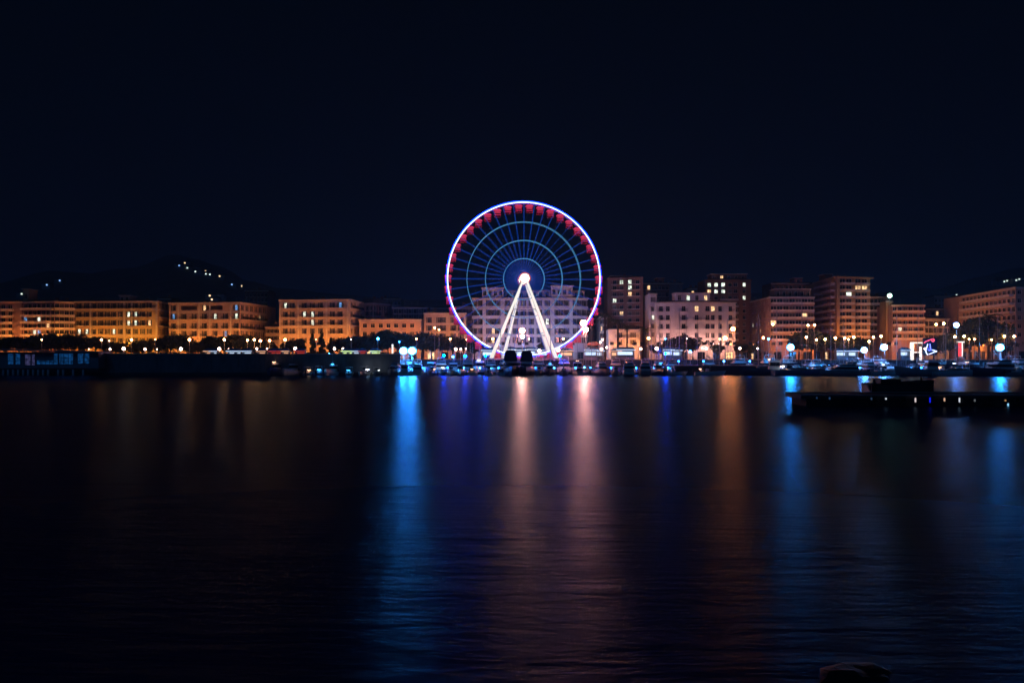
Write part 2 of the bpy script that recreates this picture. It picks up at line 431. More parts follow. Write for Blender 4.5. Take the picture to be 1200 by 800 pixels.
# added glowing marks standing in for reflections through gaps in the pier
def gap_glint(px, py, colr, s, st, lab):
    o = empty("dock_light", (PX(px, 86), 86.0, 0)); z = PZ(py, 86)
    hb = MB(); hb.box((0, 0.10, z), (0.16, 0.2, 0.2)); hb.build("bracket", M["pole"], o)
    m_ = MB(); m_.tube((0, -0.06, z - s), (0, -0.06, z + s), 0.075, n=8); m_.build("lens", emit("dock_lens", colr, st * .5), o)
    tag(o, lab, "dock light", "small lights on the pier face")
for a_ in [(1038, 467, (0.8, 0.9, 1), .09, 1.5, "pale white dock light on the pier, leftmost bright one"),
           (1072.5, 468.5, (1, 0.85, 0.85), .22, 1.4, "tall pinkish white dock light left of the blue one on the pier"),
           (1089.5, 468.5, (0.01, 0.02, 1), .26, 1.6, "deep blue dock light on the black pier"),
           (1106.5, 468, (1, 0.6, 0.4), .17, 1.3, "warm orange white dock light right of the blue one on the pier"),
           (1124, 468.5, (0.85, 0.9, 1), .23, 1.5, "tall white dock light right of the warm one on the pier"),
           (1142, 469, (0.4, 0.45, 0.5), .12, 0.5, "faint grey dock light on the pier, right of the tall white one"),
           (1181, 474, (0.3, 0.7, 1), .14, 2.0, "blue white dock light near the right edge of the pier"),
           (1178, 469, (1, 0.5, 0.2), .07, 1.0, "tiny orange dock light just above the blue white one on the pier"),
           (957, 466, (0.05, 0.15, 0.4), .1, 0.4, "very dim blue dock light nearest the pier's left tip"),
           (972, 466.5, (0.05, 0.15, 0.4), .12, 0.6, "dim blue dock light second from the pier's left tip"),
           (1021, 467, (0.1, 0.2, 0.4), .12, 0.4, "dim bluish dock light left of the pale white one on the pier")]:
    gap_glint(*a_)

# near rock
mb = bmesh.new(); bmesh.ops.create_icosphere(mb, subdivisions=4, radius=1.0)
from mathutils import noise as mnoise
for v in mb.verts:
    q = v.co.copy(); f = 1 + 0.28 * mnoise.noise(q * 1.4) + 0.12 * mnoise.noise(q * 4)
    v.co = Vector((q.x * 0.92 * f, q.y * 0.9 * f, q.z * 0.42 * f))
me = bpy.data.meshes.new("boulder"); mb.to_mesh(me); mb.free(); me.materials.append(M["hull_black"])
o = put("boulder", me, None, (PX(988, 13.8), 13.6, -0.42), 0.3); o.scale = (1.3, 1.2, 1.15)
tag(o, "dark wet boulder breaking the water at the bottom edge", "boulder")

# ------------------------------------------------------------------ buildings
_wc = {}
def window_mesh(wd, ht, lit, shut):
    key = (round(wd, 1), round(ht, 1), lit, shut)
    if key in _wc: return _wc[key]
    wd, ht = key[0], key[1]; m = MB()
    m.box((0, 0.02, 0), (wd - .1, 0.04, ht - .1), 1)                 # pane
    for s in (-1, 1): m.box((s * (wd / 2 - .05), -0.03, 0), (0.1, 0.1, ht), 0)
    m.box((0, -0.03, 0), (0.07, 0.08, ht), 0)
    for s in (-1, 1): m.box((0, -0.032, s * (ht / 2 - .05)), (wd - .2, 0.1, 0.1), 0)
    m.box((0, -0.034, ht * .18), (wd - .2, 0.07, 0.06), 0)
    if shut:
        for s in (-1, 1):
            m.box((s * (wd / 2 + wd * .2), -0.33, 0), (wd * .38, 0.06, ht), 2)
    m.box((0, -0.34, -ht / 2 - .08), (wd + .3, 0.2, 0.12), 3)        # sill
    gm = {None: M["glass"], 's': M["shutter"], 'w': M["lit_warm"], 'c': M["lit_white"], 'b': M["lit_blue"]}[lit]
    _wc[key] = m.mesh("window", [M["stone"], gm, M["shutter"], M["stone"]]); return _wc[key]
_bc = {}
def balcony_mesh(wd, dp, solid):
    key = (round(wd, 1), dp, solid)
    if key in _bc: return _bc[key]
    s = MB(); s.box((0, -dp / 2, -0.08), (wd, dp, 0.16))
    g = MB()
    if solid:
        g.box((0, -dp + .06, 0.36), (wd, 0.12, .72), 0)
        for q in (-1, 1): g.box((q * (wd / 2 - .06), -dp / 2 + .06, 0.36), (0.12, dp - .12, .72), 0)
    else:
        g.box((0, -dp + .05, 1.0), (wd, 0.06, 0.06)); 
        for q in (-1, 1): g.box((q * (wd / 2 - .03), -dp / 2, 1.0), (0.06, dp - .1, 0.06))
        nb = max(3, int(wd / 0.18))
        for i in range(nb + 1): g.box((-wd / 2 + .03 + (wd - .06) * i / nb, -dp + .05, 0.48), (0.045, 0.045, 0.98))
    _bc[key] = (s.mesh("balcony", [M["parapet"]]), g.mesh("railing", [M["parapet"] if solid else M["iron"]])); return _bc[key]

def building(name, label, cat, pts, top, rows, walls, wall_mat, wh=1.9, ww=1.2, style="classic", depth=14, roofh=0.6, lit=0.05, litset=(), trim="stone",
             base=LAND_Z, attic=None, cornice=0.5, back=None, shops=True, dref=None):
    """pts: front plan corners as (px, depth); top: picture row of the eaves at pts[0]; rows: picture rows of window centres at pts[0]."""
    rnd = random.Random(int(abs(pts[0][0]) * 13 + top))
    d0 = dref or pts[0][1]
    V2 = [Vector((PX(px, d), d)) for px, d in pts]
    ztop = PZ(top, d0)
    cen = sum(V2, Vector((0, 0))) / len(V2)
    root = empty(name, (cen.x, cen.y, base)); tag(root, label, cat)
    loc = lambda x, y, z: (x - cen.x, y - cen.y, z - base)
    zr = [PZ(r, d0) for r in rows]
    wl = MB()
    TM = M[trim]
    for wi in range(len(V2) - 1):
        A, B = V2[wi], V2[wi + 1]; D = B - A; Lw = D.length; u = D / Lw; nrm = Vector((u.y, -u.x))
        ang = math.atan2(u.y, u.x)
        spec = walls[wi]
        nb = spec.get("bays", 0); off = spec.get("off", None)
        bw = spec.get("ww", ww); bh = spec.get("wh", wh)
        xs = [Lw * f for f in off] if off else [Lw * (i + .5) / nb for i in range(nb)]
        ops = []
        for ri, z in enumerate(zr):
            if ri in spec.get("skip", ()): continue
            for bi, x in enumerate(xs):
                if (ri, bi) in spec.get("skipw", ()): continue
                ops.append((x - bw / 2, x + bw / 2, z - bh / 2, z + bh / 2, ri, bi))
        for (fa, fb, ra, rb) in spec.get("loggia", ()):
            ops.append((Lw * fa, Lw * fb, PZ(rb, d0), PZ(ra, d0), -1, -1))
        X = sorted(set([0, Lw] + [round(v, 3) for o in ops for v in o[:2]])); Z = sorted(set([base - .5, ztop] + [round(v, 3) for o in ops for v in o[2:4]]))
        def pt(x, z, dep=0.0):
            p = A + u * x - nrm * dep; return loc(p.x, p.y, z)
        for i in range(len(X) - 1):
            for j in range(len(Z) - 1):
                mx, mz = (X[i] + X[i + 1]) / 2, (Z[j] + Z[j + 1]) / 2
                if any(o[0] < mx < o[1] and o[2] < mz < o[3] for o in ops): continue
                wl.add([pt(X[i], Z[j]), pt(X[i + 1], Z[j]), pt(X[i + 1], Z[j + 1]), pt(X[i], Z[j + 1])], [(0, 1, 2, 3)])
        for o in ops:
            dp = 0.32 if o[4] >= 0 else 1.6
            a0, a1, b0, b1 = o[:4]
            q = [pt(a0, b0), pt(a1, b0), pt(a1, b1), pt(a0, b1), pt(a0, b0, dp), pt(a1, b0, dp), pt(a1, b1, dp), pt(a0, b1, dp)]
            wl.add(q, [(0, 4, 5, 1), (1, 5, 6, 2), (2, 6, 7, 3), (3, 7, 4, 0)] + ([(4, 7, 6, 5)] if o[4] < 0 else []), 1 if o[4] < 0 else 0)
            if o[4] < 0: continue
            p = A + u * ((a0 + a1) / 2) - nrm * 0.25
            lt = None
            if (wi, o[4], o[5]) in litset: lt = litset[(wi, o[4], o[5])] if isinstance(litset, dict) else 'c'
            elif rnd.random() < lit: lt = rnd.choice("wwc")
            elif rnd.random() < .22: lt = "s"
            put("window", window_mesh(bw, bh, lt, spec.get("shut", style == "classic")), root, loc(p.x, p.y, (b0 + b1) / 2), ang)
        # balconies
        bal = spec.get("bal", ())
        for item in bal:
            rr, fa, fb = item[:3]; solid = item[3] if len(item) > 3 else (style != "classic")
            for ri in (range(len(zr)) if rr == 'all' else rr):
                z = zr[ri] - bh / 2 - (0.40 if (len(item) > 3 and item[3]) or (len(item) <= 3 and style != 'classic') else 0.02)
                wd = (fb - fa) * Lw; p = A + u * (Lw * (fa + fb) / 2) + nrm * 0.003
                dpth = 1.5 if solid else 0.9
                s_, g_ = balcony_mesh(wd, dpth, solid)
                so_ = put("balcony", s_, root, loc(p.x, p.y, z), ang); put("railing", g_, so_)
        # string courses, pilasters, cornice
        for rsc in spec.get("course", ()):
            z = PZ(rsc, d0); p = A + u * (Lw / 2) + nrm * 0.07; c_ = loc(p.x, p.y, z)
            tb = MB(); tb.box(c_, (Lw - .02, 0.14, 0.28), 0, ang); tb.build('string_course', TM, root)
        for f in spec.get("pil", ()):
            p = A + u * (Lw * f) + nrm * 0.055; c_ = loc(p.x, p.y, (base + ztop) / 2)
            tb = MB(); tb.box(c_, (0.7, 0.11, ztop - base - 0.3), 0, ang); tb.build('pilaster', TM, root)
        if cornice:
            p = A + u * (Lw / 2) + nrm * (cornice / 2 - .1); c_ = loc(p.x, p.y, ztop - .12)
            tb = MB(); tb.box((c_[0], c_[1], c_[2] - 0.003 * wi), (Lw + cornice * 1.2, cornice, 0.5), 0, ang); tb.build('cornice', TM, root)
    # closing walls
    bk = [V2[-1] + Vector((0.12 * (V2[-1].x) / 300 * depth * 0, depth)), V2[0] + Vector((0, depth))] if back is None else [Vector((PX(px, d), d)) for px, d in back]
    loop = V2 + bk
    for i in range(len(V2) - 1, len(loop)):
        A, B = loop[i], loop[(i + 1) % len(loop)]
        wl.add([loc(A.x, A.y, base - .5), loc(B.x, B.y, base - .5), loc(B.x, B.y, ztop), loc(A.x, A.y, ztop)], [(0, 1, 2, 3)])
    wl.build("wall", [wall_mat, M["recess"]], root)
    rf = MB(); nl = len(loop); c2 = sum(loop, Vector((0, 0))) / nl
    lo = [loc(p.x, p.y, ztop + .14) for p in loop]
    ins = [c2 + (p - c2) * 0.8 for p in loop]
    rf.add(lo + [loc(p.x, p.y, ztop + .14 + roofh) for p in ins], [(i, (i + 1) % nl, nl + (i + 1) % nl, nl + i) for i in range(nl)] + [tuple(range(nl, 2 * nl))])
    rfo = rf.build("roof", M["roof"], root)
    if attic:
        for (pa, pb, dd, ty, mat, nw) in attic:
            xa, xb = PX(pa, dd), PX(pb, dd); zt = PZ(ty, dd); m = MB()
            zb_ = ztop + .1
            c_ = loc((xa + xb) / 2, dd + 3, (zt + zb_) / 2)
            m.box(c_, (xb - xa, 6, zt - zb_)); c_ = loc((xa + xb) / 2, dd + 3, zt + .1); m.box(c_, (xb - xa + .8, 6.8, 0.25), 1)
            pe = m.build("penthouse", [M[mat], M["stone"]], root)
            for i in range(nw):
                q = loc(xa + (xb - xa) * (i + .5) / nw, dd - 0.05, (zt + zb_) / 2 - .1)
                lt = rnd.choice("cw") if rnd.random() < .12 else None
                put("window", window_mesh(min(1.3, (xb - xa) / nw * .6), min(1.9, (zt - zb_) * .65), lt, False), root, (q[0], q[1] - .02, q[2]))
    # roof clutter
    xs_ = [p.x for p in V2]
    for i in range(3):
        px_ = c2.x + rnd.uniform(-.3, .3) * (max(xs_) - min(xs_)); m = MB()
        q = loc(px_, c2.y + rnd.uniform(-2, 2), ztop + roofh + .6)
        if rnd.random() < .5: m.box(q, (1.0, 0.8, 1.5), 0); m.box((q[0], q[1], q[2] + .8), (1.2, 1.0, 0.14), 0); ch = m.build("chimney", M["brick"], rfo)
        else:
            m.tube((q[0], q[1], q[2] - 1), (q[0], q[1], q[2] + 1.8), 0.04)
            for k in range(4): m.tube((q[0] - .5, q[1], q[2] + .7 + k * .3), (q[0] + .5, q[1], q[2] + .7 + k * .3), 0.025, n=4)
            m.build("antenna", M["pole"], rfo)
    # ground floor shop fronts
    if shops:
        for wi in range(len(V2) - 1):
            A, B = V2[wi], V2[wi + 1]; D = B - A; Lw = D.length; u = D / Lw; nrm = Vector((u.y, -u.x)); ang = math.atan2(u.y, u.x)
            ns = int(Lw / 5)
            for i in range(ns):
                p = A + u * (Lw * (i + .5) / ns) + nrm * 0.06; q = loc(p.x, p.y, base + 1.5)
                m = MB(); m.box((0, 0, 0), (2.8, 0.1, 2.8), 0); m.box((0, -.06, 0), (2.6, 0.04, 2.6), 1 if rnd.random() < .18 else 2)
                m.box((0, -.1, 0), (.08, .06, 2.6), 0)
                m.build("shopfront", [M["shutter"], M["lit_warm"], M["glass"]], root, q, ang)
    return root

cls = dict(classic=1)
# --- left of the wheel
building("apartment_block", "brown apartment block with a blank tan end pier, cut by the left edge", "building",
         [(-60, 322), (16, 326), (26, 326)], 353, [359, 367, 374.5, 382, 389.5, 397], [dict(bays=9, ww=1.5, bal=[('all', 0.0, 1.0)], shut=False), dict(bays=0)],
         M["rose"], style="ribbon", lit=0.04, cornice=0.6)
building("apartment_block", "reddish block with five white ribbon balconies beside the yellow orange palazzo", "building",
         [(27, 326), (64, 322), (87, 326)], 354, [359, 367, 374.5, 382, 389.5, 397], [dict(bays=7, ww=1.5, bal=[('all', 0.0, 1.0)], shut=False), dict(bays=4, ww=1.5, bal=[('all', 0.0, 1.0)], shut=False)],
         M["rose"], style="ribbon", lit=0.0, litset={(0, 2, 0): 'b', (0, 2, 3): 'c', (0, 3, 5): 'w', (0, 4, 2): 'c', (0, 5, 2): 'c', (0, 5, 3): 'c', (0, 4, 3): 'b'},
         attic=[(27, 34, 330, 339, "ochre", 1)])
building("palazzo", "yellow orange palazzo with iron balconies and a small rooftop box", "building",
         [(87, 327), (185, 324), (197, 338)], 353.5, [358.5, 368.5, 378.5, 388.5, 399],
         [dict(off=[.06, .15, .235, .32, .40, .475, .555, .65, .735, .82, .90], bal=[([1, 2, 3], .02, .19, False), ([1, 2], .28, .52, False), ([1, 2], .69, .87, False), ([0], .02, .98, False)], pil=[.2, .6, .69, .985], course=[363.3, 393.5]),
          dict(bays=3, bal=[([1, 2], .05, .9, False)], course=[363.3, 393.5])],
         M["ochre"], ww=1.15, wh=2.0, lit=0.02, litset={(0, 1, 7): 'c', (0, 1, 8): 'c', (0, 2, 7): 'c', (0, 2, 8): 'c', (0, 3, 0): 'c', (0, 3, 1): 'c', (0, 3, 5): 'c', (0, 2, 10): 'w'},
         attic=[(140, 152, 331, 346.5, "salmon", 2)])
building("palazzo", "salmon palazzo with dark top floor loggias and a lit right flank", "building",
         [(198, 326), (281, 322), (312, 345)], 355, [361, 371, 382, 391, 401],
         [dict(off=[.065, .215, .36, .505, .655, .80, .95], skipw=[(0, 1), (0, 2), (0, 4), (0, 5)], loggia=[(.17, .40, 358.5, 363.5), (.54, .76, 358.5, 363.5)],
               bal=[([1, 2, 3], .01, .12, False), ([1, 2, 3], .165, .265, False), ([1, 2, 3], .31, .41, False), ([1, 2, 3], .455, .56, False), ([1, 2], .605, .705, False), ([1, 2], .75, .85, False), ([1, 2], .90, .995, False)], pil=[.135, .43, .58, .875], course=[366, 387]),
          dict(bays=6, bal=[([1, 2], .02, .48, False), ([1, 2], .55, .98, False)], course=[366, 387])],
         M["salmon"], ww=1.15, wh=2.1, lit=0.02, litset={(0, 0, 3): 'w', (0, 1, 4): 'c', (0, 1, 6): 'c', (0, 3, 5): 'b', (0, 1, 0): 'b', (0, 0, 6): 'b'})
building("low_house", "small orange house squeezed between the two salmon palazzi", "building",
         [(311, 338), (329, 338)], 383, [388, 396], [dict(bays=4)], M["peach"], ww=1.0, wh=1.5, lit=0.0, shops=False)
building("palazzo", "square orange palazzo with four floors of paired iron balconies", "building",
         [(327, 328), (410, 324), (425, 345)], 351.5, [358, 368.5, 378, 388, 399],
         [dict(off=[.09, .19, .36, .475, .59, .755, .865], bal=[([0, 1, 2, 3], .04, .25, False), ([0, 1, 2], .30, .65, False), ([0, 1, 2, 3], .70, .92, False)], pil=[.015, .275, .675, .97], course=[383.2, 354.5]),
          dict(bays=4, bal=[([0, 1, 2], .05, .95, False)])],
         M["peach"], ww=1.15, wh=2.1, lit=0.0, litset={(0, 0, 0): 'c', (0, 1, 2): 'c', (0, 1, 3): 'c', (0, 2, 3): 'c', (0, 0, 6): 'b'})
building("rear_house", "orange house with wide eaves behind the low office building", "building",
         [(422, 352), (437, 348), (455, 356)], 356, [361.5, 367.5, 376], [dict(bays=3), dict(bays=3, bal=[([1], .1, .9, False)])], M["salmon"], lit=0, cornice=1.2, roofh=2.0, shops=False)
building("office_building", "low orange office building with a row of square dark windows", "building",
         [(421, 330), (493, 328)], 374.5, [381.5, 391, 400], [dict(off=[.09, .22, .35, .475, .60, .73, .86], course=[376.5])], M["salmon"], ww=1.7, wh=1.6, lit=0, shops=True, style="plain")
building("rear_house", "flat roofed orange house behind the gap right of the office building", "building",
         [(460, 350), (501, 350)], 360.5, [364.5, 371, 380], [dict(bays=7)], M["salmon"], lit=0, cornice=.8, shops=False)
building("corner_house", "pale orange corner house partly behind the wheel's left rim", "building",
         [(497, 332), (546, 330)], 367, [375, 384.5, 394], [dict(off=[.12, .36, .46, .70, .88], bal=[([1], .3, .52, False), ([1], .63, .77, False), ([1], .82, .95, False)], course=[379.5])], M["peach"], ww=1.2, wh=2.2, lit=0)
building("rear_house", "lavender grey house seen through the left side of the wheel", "building",
         [(534, 345), (560, 345)], 359, [365, 373, 381, 389], [dict(bays=4)], M["white"], lit=0.1, shops=False)
building("grand_building", "large pale seafront building with two rooftop pavilions behind the wheel", "building",
         [(553, 336), (566, 334), (590, 334), (646, 334), (671, 334), (689, 336)], 349.5, [355.5, 366.5, 377, 388, 398.5],
         [dict(bays=2, bal=[([1, 2], .1, .9, False)]), dict(off=[.28, .5, .72], course=[350.8, 361, 393]), dict(bays=6, course=[350.8, 361, 393], bal=[([1], .05, .95, False)]), dict(off=[.28, .5, .72], course=[350.8, 361, 393], bal=[([1, 2, 3], .2, .8, False)]), dict(bays=3, bal=[([1, 2], .1, .9, False)])],
         M["white"], ww=1.25, wh=2.3, lit=0.04, litset={(2, 2, 5): 'c', (1, 3, 1): 'w'},
         attic=[(565, 590, 334.5, 337.5, "white", 4), (646, 671, 334.5, 335, "white", 4), (592, 645, 339, 340.5, "white", 7), (672, 685, 338, 341, "white", 2)])
# --- right of the wheel
building("tower_block", "eight storey brown tower with two columns of balconies beside the wheel", "building",
         [(712, 340), (753, 336)], 326, [331, 337.5, 345, 352.5, 360, 367.5, 375, 383, 391], [dict(off=[.2, .4, .64, .86], bal=[('all', .12, .48, False), ('all', .56, .94, False)], pil=[.05, .52, .985], shut=False)],
         M["brick"], style="classic", ww=1.5, wh=1.6, lit=0.0, litset={(0, 0, 1): 'c', (0, 0, 2): 'c', (0, 1, 2): 'c', (0, 2, 2): 'w', (0, 3, 0): 'c', (0, 5, 1): 'w'}, trim="brick",
         attic=[(716, 740, 341, 323.5, "brown", 3)])
building("waterfront_house", "small pale house with two tall windows below the eight storey tower", "building",
         [(713, 322), (750, 322)], 386, [392.5, 401], [dict(off=[.35, .78], bal=[([0], .2, .95, False)])], M["cream"], ww=1.1, wh=2.0, lit=0, shops=False)
building("narrow_house", "narrow pale house between the wheel and the eight storey tower", "building",
         [(703, 335), (711, 335)], 371, [377, 385, 393], [dict(bays=2)], M["cream"], ww=0.7, wh=1.8, lit=0.05, shops=False)
building("tower_block", "dark brown rear block with a stair turret left of the pink white house", "building",
         [(754, 362), (784, 362)], 332, [337, 345, 353, 361, 369, 377], [dict(bays=7, shut=False)], M["brown"], lit=0.03, shops=False,
         attic=[(770, 778, 363, 326, "brown", 1)])
building("tower_block", "blank grey rear block above the pink white house", "building",
         [(784.5, 375), (800, 375)], 332, [342], [dict(bays=0)], M["grey"], lit=0, shops=False)
building("apartment_house", "pink white apartment house with a raised centre and small balconies", "building",
         [(769, 322), (791, 320), (832, 320), (862, 322)], 354.5, [362, 372.2, 382.5, 393, 401.5],
         [dict(off=[.25, .62], bal=[([0, 1, 2], .1, .42, False)]), dict(off=[.25, .62, .9][:2] + [.93], bal=[([0, 1, 2, 3], .15, .36, False), ([1], .5, .75, False), ([0, 1, 2], .84, .99, False)]), dict(off=[.12, .4, .8], bal=[([0, 1, 2], .7, .92, False)]), ],
         M["white"], ww=1.5, wh=2.0, lit=0.02, litset={(1, 0, 1): 'w', (2, 0, 0): 'w'}, style="plain",
         attic=[(791, 832, 321, 343.5, "white", 4)])
building("side_wing", "tall narrow pale wing at the left of the pink white house", "building",
         [(761, 326), (769.5, 326)], 344, [351, 362, 372, 382, 392], [dict(bays=1)], M["white"], ww=1.0, wh=1.8, lit=0.0, litset={(0, 2, 0): 'c'}, shops=False)
building("tower_block", "brown tower with a projecting flat penthouse behind the pink white house", "building",
         [(826, 352), (866, 350), (880, 352)], 328, [333.8, 341.5, 349, 356.7, 364.5, 372, 380, 388, 396], [dict(off=[.13, .33, .54, .74, .9], shut=False, bal=[([2, 3, 4, 5, 6, 7, 8], .45, .98, True)]), dict(off=[.45], shut=False)],
         M["brick"], lit=0.0, ww=1.5, wh=1.6, litset={(0, 0, 0): 'c', (0, 0, 1): 'c', (0, 0, 2): 'c', (1, 0, 0): 'c', (0, 1, 1): 'c', (0, 1, 2): 'c', (1, 2, 0): 'c', (0, 1, 0): 'w'}, trim="brick",
         attic=[(833, 875, 354, 321.5, "brown", 5)])
building("apartment_block", "pinkish block with white banded parapets and a dark setback roof", "building",
         [(880, 350), (903, 322), (954, 322)], 348, [352.5, 361, 369.5, 378, 386.5, 395],
         [dict(bays=5, shut=False), dict(bays=7, ww=2.2, wh=1.7, shut=False, bal=[('all', 0.02, 0.98, True)])],
         M["rose"], ww=1.3, wh=1.5, lit=0.04, style="ribbon", dref=322, attic=[(908, 950, 328, 339, "brown", 6)])
building("tower_block", "brown rear block with a small turret above the white banded block", "building",
         [(904, 372), (956, 372)], 332, [337, 345, 352], [dict(bays=10, shut=False)], M["brick"], lit=0.0, shops=False,
         attic=[(931, 940, 373, 326, "brick", 1)])
building("tower_block", "tall orange lit tower with eight rows of paired balconies and a flat roof", "building",
         [(957, 352), (981, 326), (1019, 330)], 324.5, [329, 336.8, 344.6, 352.4, 360.2, 368, 375.8, 383.6, 391.4],
         [dict(bays=5, shut=False, bal=[('all', .03, .9, True)]), dict(off=[.17, .37, .65, .85], ww=2.5, wh=1.8, shut=False, bal=[('all', .08, .47, True), ('all', .55, .95, True)], pil=[.02, .51, .985])],
         M["tan"], ww=1.5, wh=1.6, lit=0.0, litset={(1, 1, 2): 'w', (1, 1, 3): 'w', (1, 2, 1): 'c'}, trim="tan", style="plain", cornice=1.6, dref=326, attic=[(966, 975, 345, 321.5, "brown", 0)])
building("apartment_block", "dark block with faint balconies behind the greenish high lamp", "building",
         [(1019.5, 345), (1044, 345)], 348, [353, 361, 369, 377, 385, 393], [dict(bays=5, bal=[('all', .02, .98, True)], shut=False)], M["brown"], lit=0.03, style="ribbon", shops=False)
building("pier_tower", "narrow ochre lit stair column under the greenish high lamp", "building",
         [(1038.5, 334), (1045, 334)], 353, [358], [dict(bays=0)], M["ochre"], lit=0, shops=False, depth=6)
building("apartment_block", "pinkish five storey block with striped parapets behind the white lit gateway", "building",
         [(1045.5, 330), (1083, 330)], 357.5, [362, 370, 378, 386, 394], [dict(bays=6, ww=1.5, wh=1.7, bal=[('all', .02, .98, True)], shut=False)], M["rose"], ww=1.4, wh=1.5, lit=0.04, litset={(0, 3, 1): 'c'}, style="ribbon")
building("pale_house", "bluish pale house right of the striped pink block", "building",
         [(1084, 335), (1112, 338)], 373, [379, 387, 395], [dict(bays=5)], M["white"], lit=0.03, shops=False)
building("rear_block", "dark rear block above the bluish pale house", "building",
         [(1086, 380), (1126, 380)], 362, [367, 374], [dict(bays=8, shut=False)], M["brown"], lit=0.06, shops=False)
building("apartment_block", "long slanting apartment block with six rows of balconies, cut by the right edge", "building",
         [(1127, 334), (1190, 290), (1240, 292)], 336.5, [342, 352, 362, 372, 382, 392],
         [dict(bays=13, ww=2.4, wh=1.8, bal=[('all', .03, .97, True)], shut=False), dict(bays=5, bal=[([0, 2, 4], .3, .6, True)], shut=False)], M["salmon"], ww=1.4, wh=1.5, lit=0.03, style="ribbon", dref=290)
# rear skyline between
for (xa, xb, dd, ty, lab, mat) in [(287, 314, 420, 340.5, "dark brown rear block above the salmon palazzo's right flank", "brown"), (505, 540, 420, 361, "low dark rear block left of the wheel", "brown"),
                                   (185, 200, 400, 350, "dark rear house in the gap between the two left palazzi", "brown"), (440, 470, 440, 350, "dark rear roof above the office building", "grey"),
                                   (880, 893, 420, 352, "dark rear sliver right of the penthouse tower", "brown"), (690, 703, 400, 366, "dark rear house behind the wheel's right rim", "brown"),
                                   (1095, 1130, 460, 347, "faint rear block on the slope above the neon emblem", "grey"), (806, 826, 420, 338, "dark rear block between the raised centre and the penthouse tower", "grey")]:
    building("rear_block", lab, "building", [(xa, dd), (xb, dd)], ty, [ty + 5, ty + 11, ty + 17], [dict(bays=max(3, int((xb - xa) / 4)), shut=False)], M[mat], lit=0.07, shops=False)

# hillside houses
HH = [(210.5, 310, 'c'), (212.5, 312, 'b'), (219.5, 309, 'w'), (220.5, 314, 'c'), (231, 315.5, 'b'), (232.5, 318, 'c'), (241.5, 318, 'w'), (244, 318.5, 'w'), (243, 321, 'c'), (246, 322, 'c'),
      (260, 324, 'w'), (273, 334, 'b'), (276.5, 334, 'b'), (282, 335, 'w'), (248, 347.5, 'w'), (252, 350.5, 'w'), (258.5, 347, 'c'), (56, 334.5, 'b'), (70.5, 329, 'b'), (27, 345, 'c'), (35, 347, 'w'),
      (1117, 346.5, 'c'), (1123.5, 359.5, 'w'), (1122, 351, 'c'), (1169, 330.5, 'c'), (1172, 328.5, 'c'), (1175, 330.5, 'c'), (1180, 329.5, 'c'), (1190, 328, 'c'), (1194, 327.5, 'c'), (897, 344, 'c')]
hm = {}
M["hs_c"] = emit("far_window_white", (0.75, 0.95, 0.9), 1.6); M["hs_w"] = emit("far_window_warm", (1, 0.7, 0.4), 2.0)
M["hs_b"] = emit("far_window_blue", (0.25, 0.5, 1), 1.6); M["hs_g"] = emit("far_window_grey", (0.3, 0.35, 0.4), 0.25)
def hill_house(px, py, k):
    y = 500
    best = None
    while y < 1195:
        x = PX(px, y); q = HY - (hill_h(x, y) + 3 - CAMZ) / y * 1000
        if best is None or abs(q - py) < best[0]: best = (abs(q - py), x, y)
        y += 6
    _, x, y = best; z = hill_h(x, y) - 1
    o = empty("hillside_house", (x, y, z))
    if k not in hm:
        a = MB(); a.box((0, 0, 2.6), (8, 7, 5.2)); r = MB()
        r.add([(-4.4, -3.9, 5.2), (4.4, -3.9, 5.2), (4.4, 3.9, 5.2), (-4.4, 3.9, 5.2), (-3, 0, 7), (3, 0, 7)], [(0, 1, 5, 4), (1, 2, 5), (2, 3, 4, 5), (3, 0, 4), (3, 2, 1, 0)])
        wn = MB(); wn.box((0, 0, 0), (1.7, 0.1, 1.5), 0); wn.box((0, -.06, 0), (1.5, 0.06, 1.3), 1)
        hm[k] = (a.mesh("wall", [M["grey"]]), r.mesh("roof", [M["roof"]]), wn.mesh("window", [M["stone"], M["hs_" + k]]))
    a, r, wn = hm[k]
    put("wall", a, o); put("roof", r, o); put("window", wn, o, (random.uniform(-2, 2), -3.56, 4 + random.uniform(-.6, .6)))
    tag(o, None, "house", "hillside houses")
    o['label'] = "x"
    return o
hl = []
names = {'c': "greenish white", 'w': "warm yellow", 'b': "bluish", 'g': "very faint grey"}
for px, py, k in HH:
    o = hill_house(px, py, k); hl.append((px, py, k, o))
def hill_part(px, py):
    if px < 100: return "on the far left slope"
    if px < 150: return "at the top of the left hill"
    if px < 300: return "along the left hill crest" if py < 340 else "low above the salmon palazzo"
    if px < 1000: return "above the white banded block"
    if px < 1140: return "above the neon emblem"
    return "on the right hilltop"
gg = {}
for px, py, k, o in hl: gg.setdefault((k, hill_part(px, py)), []).append((px, o))
for (k, hp), Lh in gg.items():
    Lh.sort(key=lambda t: t[0])
    for i, (px, o) in enumerate(Lh):
        o['label'] = f"tiny hillside house with {names[k]} window, {ORD[i]} from left {hp}" if len(Lh) > 1 else f"tiny hillside house with {names[k]} window {hp}"

